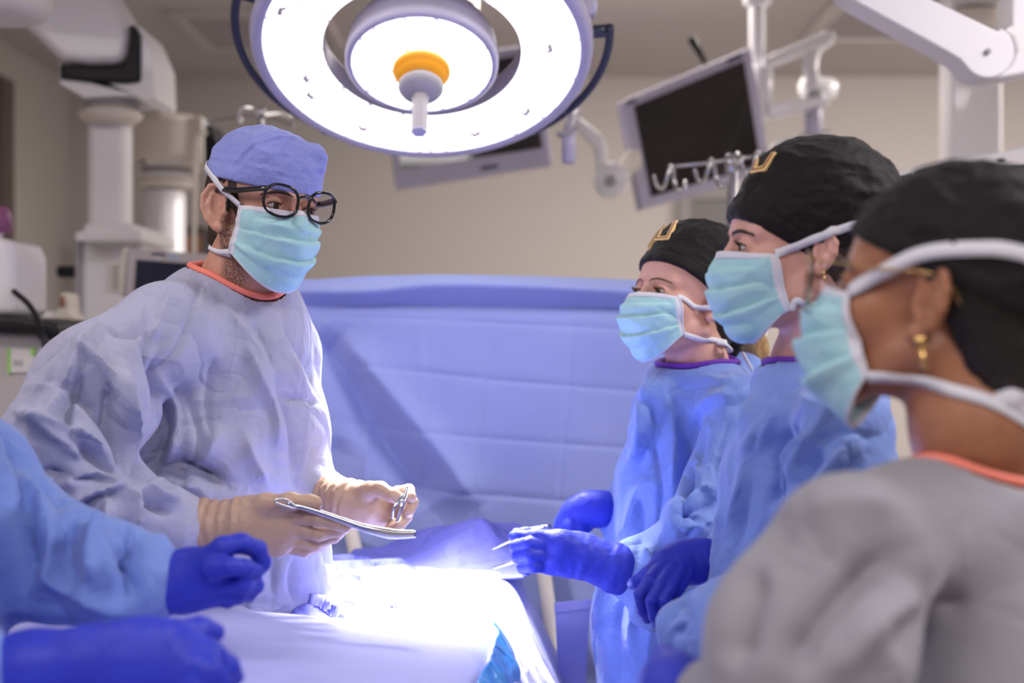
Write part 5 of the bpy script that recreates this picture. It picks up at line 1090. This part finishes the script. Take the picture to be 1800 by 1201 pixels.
hand('glove', wn, [([(1235, 1245, 1.2, 68), (1190, 1215, 1.22, 56), (1178, 1195, 1.24, 50)], .02), ([(1185, 1190, 1.24, 34), (1172, 1165, 1.27, 26), (1168, 1152, 1.29, 20)], .01), ([(1180, 1200, 1.24, 30), (1150, 1190, 1.27, 22), (1140, 1215, 1.28, 18)], .008), ([(1190, 1215, 1.24, 30), (1158, 1225, 1.25, 22), (1150, 1245, 1.26, 18)], .008), ([(1200, 1230, 1.23, 30), (1170, 1250, 1.24, 22)], .008), ([(1195, 1200, 1.2, 28), (1175, 1230, 1.18, 22)], .008)], M['glvB'], .003)

# ================================================================== assistant at the left edge
wl = thing('person', (-.72, 1.5, 0), 'person cut off by the left edge, blue gown and two blue-gloved hands', 'person')
H = Head(P(-265, 330, 1.55), -5, 5, 0, 1.0); F = head_field(False, 1.0)
ff = nrm((1, .1, 0)); fl = np.cross((0, 0, 1), ff); cx = P(-235, 900, 1.55)
co = limbs((cx[0], cx[1], 0), ff, .9); co.econe(P(-235, 1300, 1.55), P(-235, 780, 1.55), .09, .09, fl, 1.3, k=.03)
neck = [(H.w((-.022, 0, -.05))[0], .052), (H.w((-.038, 0, -.11))[0], .053), (P(-235, 620, 1.56), .06), (P(-235, 680, 1.56), .08)]
body_part(wl, H, F, M['skinB'], .004, neck, co); eyes(wl, H, (1, 0, -.1)); brow_lash(wl, H, F, M['hairD'])
C = Field(); C.ell((-.02, 0, .044), (.106, .086, .086)); C.ell((.04, 0, .040), (.060, .070, .058), k=.02); cap_mesh(wl, H, C, M['capB'], (0, 0, .036), nrm((.2, 0, -1)), .002, 4, h=.003)
mo, g = mask(wl, H, F, seed=5)
G = Field(); G.econe(P(-235, 1700, 1.55), P(-235, 1100, 1.55), .16, .13, fl, 1.25, k=.04); G.econe(P(-235, 1100, 1.55), P(-235, 760, 1.55), .13, .10, fl, 1.4, k=.04)
G.ell(P(-235, 690, 1.55), (.1, .14, .05), k=.05)
G.chain([P(-180, 770, 1.72), P(-60, 850, 1.70), P(20, 960, 1.64), P(110, 990, 1.60), P(205, 1012, 1.58), P(255, 1022, 1.58)], [.062, .078, .078, .062, .052, .046], .03)
G.chain([P(-210, 770, 1.36), P(-180, 1100, 1.32), P(-60, 1190, 1.33)], [.062, .07, .05], .03)
opening(G, P(-230, 640, 1.555), (.05, 0, 1), .07, depth=.03, m=M['purple'], root=wl)
flo = [([(5, 740), (40, 830), (50, 940), (45, 1060)], -.018, 10, 18), ([(60, 860), (90, 930), (80, 1040)], .010, 16, 12), ([(135, 890), (110, 960), (125, 1050)], -.014, 8, 14), ([(190, 900), (160, 960), (170, 1030)], .012, 10, 10), ([(210, 905), (235, 950), (205, 1000)], -.016, 8, 12), ([(215, 912), (270, 930), (300, 960)], .008, 8, 10), ([(180, 930), (220, 1000), (225, 1070)], -.012, 8, 12), ([(60, 1000), (140, 1050), (240, 1080)], .008, 12, 10)]
flo += [([(60, 820), (110, 900), (100, 1000)], -.010, 6, 20), ([(150, 910), (190, 950), (200, 1040)], .010, 18, 5), ([(240, 930), (215, 980), (240, 1060)], -.010, 5, 16), ([(20, 780), (70, 880), (66, 980)], .010, 20, 6), ([(130, 900), (200, 925), (290, 935)], -.008, 6, 14)]
cloth('gown', G, .005, M['gownB'], wl, [(l_, a_*1.15, w_, v_) for l_, a_, w_, v_ in flo], (.006, .002), (7, 16), 55)
d = 1.58
hand('glove', wl, [([(262, 1023, d, 44), (285, 1030, d, 44), (320, 1025, d, 42), (350, 1015, d, 42)], .02), ([(330, 1005, d, 36), (368, 985, d-.02, 25)], .02), ([(340, 1025, d, 34), (385, 1010, d-.02, 24)], .02), ([(340, 1035, d, 30), (380, 1040, d, 20)], .02),
    ([(362, 990, d-.02, 24), (392, 962, d-.03, 19), (425, 955, d-.02, 17), (452, 966, d, 16), (461, 990, d+.01, 15.5), (452, 1004, d+.01, 14)], .005),
    ([(375, 1000, d-.04, 22), (405, 996, d-.05, 16), (432, 999, d-.04, 15), (450, 1005, d-.02, 14)], .005),
    ([(385, 1020, d-.02, 22), (425, 1026, d-.03, 17), (448, 1030, d, 15), (440, 1040, d+.03, 13)], .005), ([(380, 1035, d-.01, 20), (415, 1044, d-.015, 16), (438, 1044, d+.01, 14)], .005), ([(370, 1045, d, 18), (400, 1054, d, 14), (420, 1052, d+.02, 12)], .005)], M['glvB'], .0022, cuff=(P(245, 1022, d), P(330, 1022, d), .0008, 260))
d = 1.34
hand('glove', wl, [([(-60, 1190, d, 62), (60, 1172, d, 58), (160, 1160, d, 54), (230, 1160, d, 58), (280, 1165, d, 60)], .02), ([(260, 1150, d, 50), (320, 1130, d-.02, 34)], .03), ([(260, 1180, d, 50), (330, 1180, d-.03, 36)], .03),
    ([(310, 1122, d, 30), (350, 1108, d+.01, 22), (378, 1112, d+.02, 18)], .01), ([(325, 1140, d-.02, 28), (370, 1148, d-.03, 22), (400, 1172, d-.02, 20), (412, 1190, d, 18)], .006), ([(330, 1165, d-.03, 27), (370, 1180, d-.05, 22), (392, 1206, d-.04, 19)], .006), ([(325, 1190, d-.03, 27), (355, 1212, d-.05, 22), (365, 1235, d-.04, 19)], .006), ([(310, 1205, d-.02, 25), (330, 1235, d-.03, 20)], .006)], M['glvB'], .0028)
# ================================================================== drape screen, table and drapes
scr = thing('drape_screen', (-.05, 3.1, 0), 'tall blue drape screen hanging behind the operating table, with fold creases', 'drape screen')
nu, nv = 330, 250; tx = np.array([380, 480, 560, 640, 780, 900, 1000, 1110, 1350]); ty = np.array([500, 492, 492, 486, 484, 486, 489, 493, 505])
us = np.linspace(385, 1345, nu); vs = np.linspace(0, 1, nv); U, T = np.meshgrid(us, vs); top = np.interp(U, tx, ty); PY = top+(1330-top)*T
px = np.stack((U.ravel(), PY.ravel()), 1); D = np.zeros(len(px))
def cr(line, amp, w1, w2, ends=True):
    global D
    sd, t = polydist(px, smooth_path(np.array(line, float), 5) if len(line) > 2 else np.array(line, float)); wv = np.where(sd > 0, w1, w2)
    D += amp*np.exp(-(np.abs(sd)/wv)**1.4)*(np.clip(np.sin(math.pi*np.clip(t, .03, .97))*2.5, 0, 1) if ends else 1)
F3 = 2.4
for ln, a_, w1, w2 in [([(480, 553), (750, 563), (1000, 575), (1345, 592)], -.0038, 3, 6), ([(560, 647), (650, 646), (860, 668), (1110, 688), (1345, 705)], -.0038, 3, 6), ([(560, 738), (650, 750), (860, 772), (1110, 790), (1345, 810)], -.0034, 3, 6), ([(600, 850), (860, 872), (1110, 890)], -.005, 3, 7),
      ([(655, 560), (650, 640), (646, 770), (640, 900)], .0036, 6, 3), ([(866, 600), (850, 690), (836, 870), (832, 960)], -.0034, 3, 6), ([(1005, 570), (1000, 680), (985, 830), (980, 960)], -.0034, 3, 6), ([(735, 560), (745, 700), (735, 900)], .003, 8, 6),
      ([(470, 512), (640, 512), (800, 500), (1110, 512), (1345, 522)], .030, 16, 10), ([(470, 536), (700, 536), (1000, 540), (1345, 550)], -.028, 10, 14),
      ([(540, 580), (600, 650), (660, 760), (760, 900)], -.048, 26, 46), ([(590, 580), (680, 680), (780, 800), (850, 900)], .034, 40, 26), ([(600, 760), (560, 860), (560, 1000)], -.02, 30, 40), ([(560, 900), (660, 960), (760, 1010)], .015, 30, 20), ([(980, 900), (1010, 1060), (1060, 1201)], .02, 20, 30), ([(960, 960), (950, 1100), (960, 1250)], -.02, 16, 30)]: cr(ln, a_, w1, w2)
W = np.array([P(x, y, 3.05) for x, y in px])
D += .0035*crumple(W, 5, 3)+.0012*crumple(W, 15, 5)+.012*pnoise(np.stack((px[:, 0]/160, px[:, 1]/500, px[:, 0]*0), 1))*np.clip((PY.ravel()-520)/300, 0, 1)*1.5
W[:, 1] -= D
idx = np.arange(nu*nv).reshape(nv, nu); Fq = np.stack((idx[:-1, :-1], idx[1:, :-1], idx[1:, 1:], idx[:-1, 1:]), -1).reshape(-1, 4)
sc = obj('drape', W, Fq, M['drape'], scr); md = sc.modifiers.new('s', 'SOLIDIFY'); md.thickness = .003; md.offset = 1
b = MB(); b.tube(np.array([P(x, y+7, 3.065) for x, y in zip(tx, ty)]), .008, 10); b.build('top_bar', M['steel'], scr)
for x in (392, 1338):
    b = MB(); q = P(x, 510, 3.08); b.tube([(q[0], q[1], .03), tuple(q)], .012, 12); b.build('pole', M['steel'], scr)
    b = MB(); b.lathe([(0, 0), (.16, 0), (.16, .02), (.02, .04), (0, .04)], (q[0], q[1], 0), (0, 0, 1), 24); b.build('foot', M['grey'], scr)

tb = thing('operating_table', (-.15, 2.2, 0), 'operating table with dark pad, hidden under the drapes between surgeon and women', 'operating table')
b = MB(); b.box((-.15, 2.1, .985), (.24, 1.2, .06)); b.build('pad', M['bed'], tb, False, auto=.015)
b = MB(); b.box((-.15, 2.1, .93), (.22, 1.18, .04)); b.build('table_top', M['steel'], tb, False)
b = MB(); b.box((-.15, 2.1, .5), (.16, .3, .84)); b.build('column', M['steel'], tb, False, auto=.02); b = MB(); b.box((-.15, 2.1, .04), (.3, .9, .08)); b.build('base', M['grey'], tb, False, auto=.02)

def sheet(name, W, nu, nv, m, th, label, cat, F=None):
    idx = np.arange(nu*nv).reshape(nv, nu); Fq = np.stack((idx[:-1, :-1], idx[:-1, 1:], idx[1:, 1:], idx[1:, :-1]), -1).reshape(-1, 4)
    o = obj(name, W, Fq, m); md = o.modifiers.new('s', 'SOLIDIFY'); md.thickness = th; md.offset = -1; tag(o, label, cat); return o
# main drape over the table: cross-sections along the table, both ends turned down
def loft_drape(prof, ys, fz, nu):
    prof = np.array(prof, float); s = np.r_[0, np.cumsum(np.linalg.norm(np.diff(prof, axis=0), axis=1))]; s /= s[-1]; q = np.linspace(0, 1, nu)
    px_ = np.interp(q, s, prof[:, 0]); pz = np.interp(q, s, prof[:, 1]); k = np.ones(9)/9
    for _ in range(2): px_[4:-4] = np.convolve(px_, k, 'valid'); pz[4:-4] = np.convolve(pz, k, 'valid')
    W = []
    for y in ys: W.append(fz(px_.copy(), y, pz.copy()))
    return np.concatenate(W)
ys = np.linspace(1.15, 2.86, 240); nu = 260
def fz(x, y, z):
    e = np.clip((y-2.74)/.10, 0, 1); z = z-(e**2)*.55*np.clip((z-.5)/.5, 0, 1); yy = np.full_like(x, y-np.clip(y-2.80, 0, 1)*.6)
    fall = np.clip((1.06-z)/.3, 0, 1); x = x+fall*np.where(x > -.15, 1, -1)*(.016*np.sin(y*17+1)+.012*np.sin(y*31))
    return np.stack((x, yy, z), 1)
W = loft_drape([(-.36, .45), (-.34, .80), (-.325, 1.04), (-.31, 1.068), (-.2, 1.075), (-.08, 1.077), (-.005, 1.075), (.012, 1.05), (.05, .96), (.11, .82), (.16, .45)], ys, fz, nu)
n_ = np.array((.25, 0, 1.)); D = .0035*crumple(W, 8, 9)+.0015*crumple(W, 22, 4)+.004*pnoise(W*7); W = W+D[:, None]*nrm(n_)
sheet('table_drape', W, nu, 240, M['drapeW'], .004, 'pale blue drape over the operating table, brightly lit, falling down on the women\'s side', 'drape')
# raised near drape (over the patient's legs)
ys = np.linspace(1.12, 2.03, 170); nu = 230
def fz2(x, y, z):
    e = np.clip((y-1.935)/.09, 0, 1); top = z > 1.0; z = z+.022*np.clip((-.1-x)/.3, 0, 1)*(z > 1.05); z = z-(1-np.sqrt(np.clip(1-e**2, 0, 1)))*.30*np.clip((z-.6)/.4, 0, 1)
    return np.stack((x, np.full_like(x, y-np.clip(y-2.0, 0, 1)*.7)+0*x, z), 1)
W = loft_drape([(-.74, .60), (-.73, .9), (-.71, 1.06), (-.66, 1.098), (-.5, 1.104), (-.3, 1.104), (-.12, 1.102), (-.045, 1.098), (-.028, 1.08), (-.024, 1.02), (-.022, .93)], ys, fz2, nu)
D = .007*pnoise(W*np.array((4, 3, 4))+3)+.0022*crumple(W, 7, 12)+.0008*crumple(W, 20, 8); W = W+D[:, None]*nrm((.15, .1, 1))
sheet('patient_drape', W, nu, 170, M['drapeW'], .004, 'pale lavender drape over the raised near end of the table, in front of the surgeon', 'drape')
# violet crumpled drape heaped at the far end
nu, nv = 150, 110; X, Y = np.meshgrid(np.linspace(-.33, .02, nu), np.linspace(2.50, 2.90, nv))
A = np.clip((Y-2.52-.10*np.clip((-.12-X)/.2, 0, 1)-.04*np.abs(X+.1)/.1)/.20, 0, 1); hh = .020*np.exp(-((X+.07)/.11)**4)+.016*np.exp(-((X+.05)/.05)**2)+.022*np.clip((X+.33)/.15, 0, 1)
Z = 1.074+.012*A+hh*A*A*(3-2*A)-.42*np.clip((Y-2.80)/.1, 0, 1)**1.5; W = np.stack((X.ravel(), Y.ravel(), Z.ravel()), 1); W[:, 2] += (.018*crumple(W, 11, 2)+.009*crumple(W, 26, 6))*(.25+A.ravel())
edge = np.clip(1-(X+.33)/.02, 0, 1); W[:, 2] -= .02*edge.ravel()
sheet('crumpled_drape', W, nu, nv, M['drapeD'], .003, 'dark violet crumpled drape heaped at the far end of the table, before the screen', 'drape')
# fanned folds at the surgeon's side, darker cloth colour standing in for their shade
nu, nv = 90, 130; X, Y = np.meshgrid(np.linspace(0, 1, nu), np.linspace(0, 1, nv))
XX = -.345+.20*X; YY = 2.10+.56*Y; ang = (Y-.4)*(1-.75*X)+.4
Z = 1.087+(.022*(1-((ang*6.5) % 1))**.7)*np.clip(1-X, 0, 1)**.7-.03*np.clip(.12-X, 0, 1)/.12-.022*np.clip(X-.75, 0, 1)/.25-.03*np.clip(.08-Y, 0, 1)/.08-.03*np.clip(Y-.9, 0, 1)/.1; W = np.stack((XX.ravel(), (YY+.02*np.sin(Y*20)).ravel(), Z.ravel()), 1); W[:, 0] -= (.03*((Y*6.5) % 1)*(1-X)).ravel(); W[:, 2] += .002*crumple(W, 22, 3)
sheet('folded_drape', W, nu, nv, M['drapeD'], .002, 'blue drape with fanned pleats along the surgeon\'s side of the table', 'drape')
# blue plastic bag edge
nu, nv = 40, 120; T, S = np.meshgrid(np.linspace(0, 1, nu), np.linspace(0, 1, nv)); path = smooth_path([P(872, 1108, 1.97), P(878, 1128, 1.90), P(872, 1160, 1.78), P(855, 1195, 1.66), P(838, 1235, 1.55)], 40)
pp = path[(S*(len(path)-1)).astype(int)]; W = pp.reshape(-1, 3).copy(); t = T.ravel(); W[:, 0] += -.004+.026*np.sin(t*2.6)+.003*np.sin(S.ravel()*22)*t; W[:, 2] += .012-.085*t; W += (.005*crumple(W, 18, 3)+.0015*crumple(W, 50, 9))[:, None]*np.array((1, .2, .3))
idx = np.arange(nu*nv).reshape(nv, nu); o = obj('plastic_bag', W, np.stack((idx[:-1, :-1], idx[:-1, 1:], idx[1:, 1:], idx[1:, :-1]), -1).reshape(-1, 4), M['bag']); md = o.modifiers.new('s', 'SOLIDIFY'); md.thickness = .002
tag(o, 'bright blue clear plastic bag hanging at the corner of the near drape', 'plastic bag')
# towel and poles beyond the table
o = MB(); o.prism([(975, 1064), (1000, 1058), (1041, 1056), (1034, 1110), (1028, 1240), (984, 1240), (978, 1120)], 2.62, .008)
tw = o.build('towel', M['drapeW'], None, False); tag(tw, 'pale paper towel hanging down between the table drape and the farthest woman', 'towel')
o = MB(); o.prism([(974, 1060), (1042, 1054), (1041, 1070), (975, 1078)], 2.615, .004); o.build('folded_hem', M['drapeW'], tw, False)
for (x0, y0), (x1, y1), lab in (((600, 860), (634, 1010), 'pale stand pole seen behind the table under the surgeon\'s left hand'), ((955, 1000), (966, 1080), 'pale stand pole between table and farthest woman, below her blue glove')):
    t_ = thing('stand_pole', P((x0+x1)/2, 900, 2.96)*np.array((1, 1, 0)), lab, 'stand')
    a, c = P(x0, y0, 2.96), P(x1, y1, 2.96); k = (a-c)/(a[2]-c[2]); foot = c+k*(0.02-c[2]); b = MB(); b.tube([foot, a], .015, 12); b.build('pole', M['cream'], t_); b = MB(); b.lathe([(0, 0), (.07, 0), (.07, .015), (.016, .03)], (foot[0], foot[1], 0), (0, 0, 1), 20); b.build('foot', M['grey'], t_)
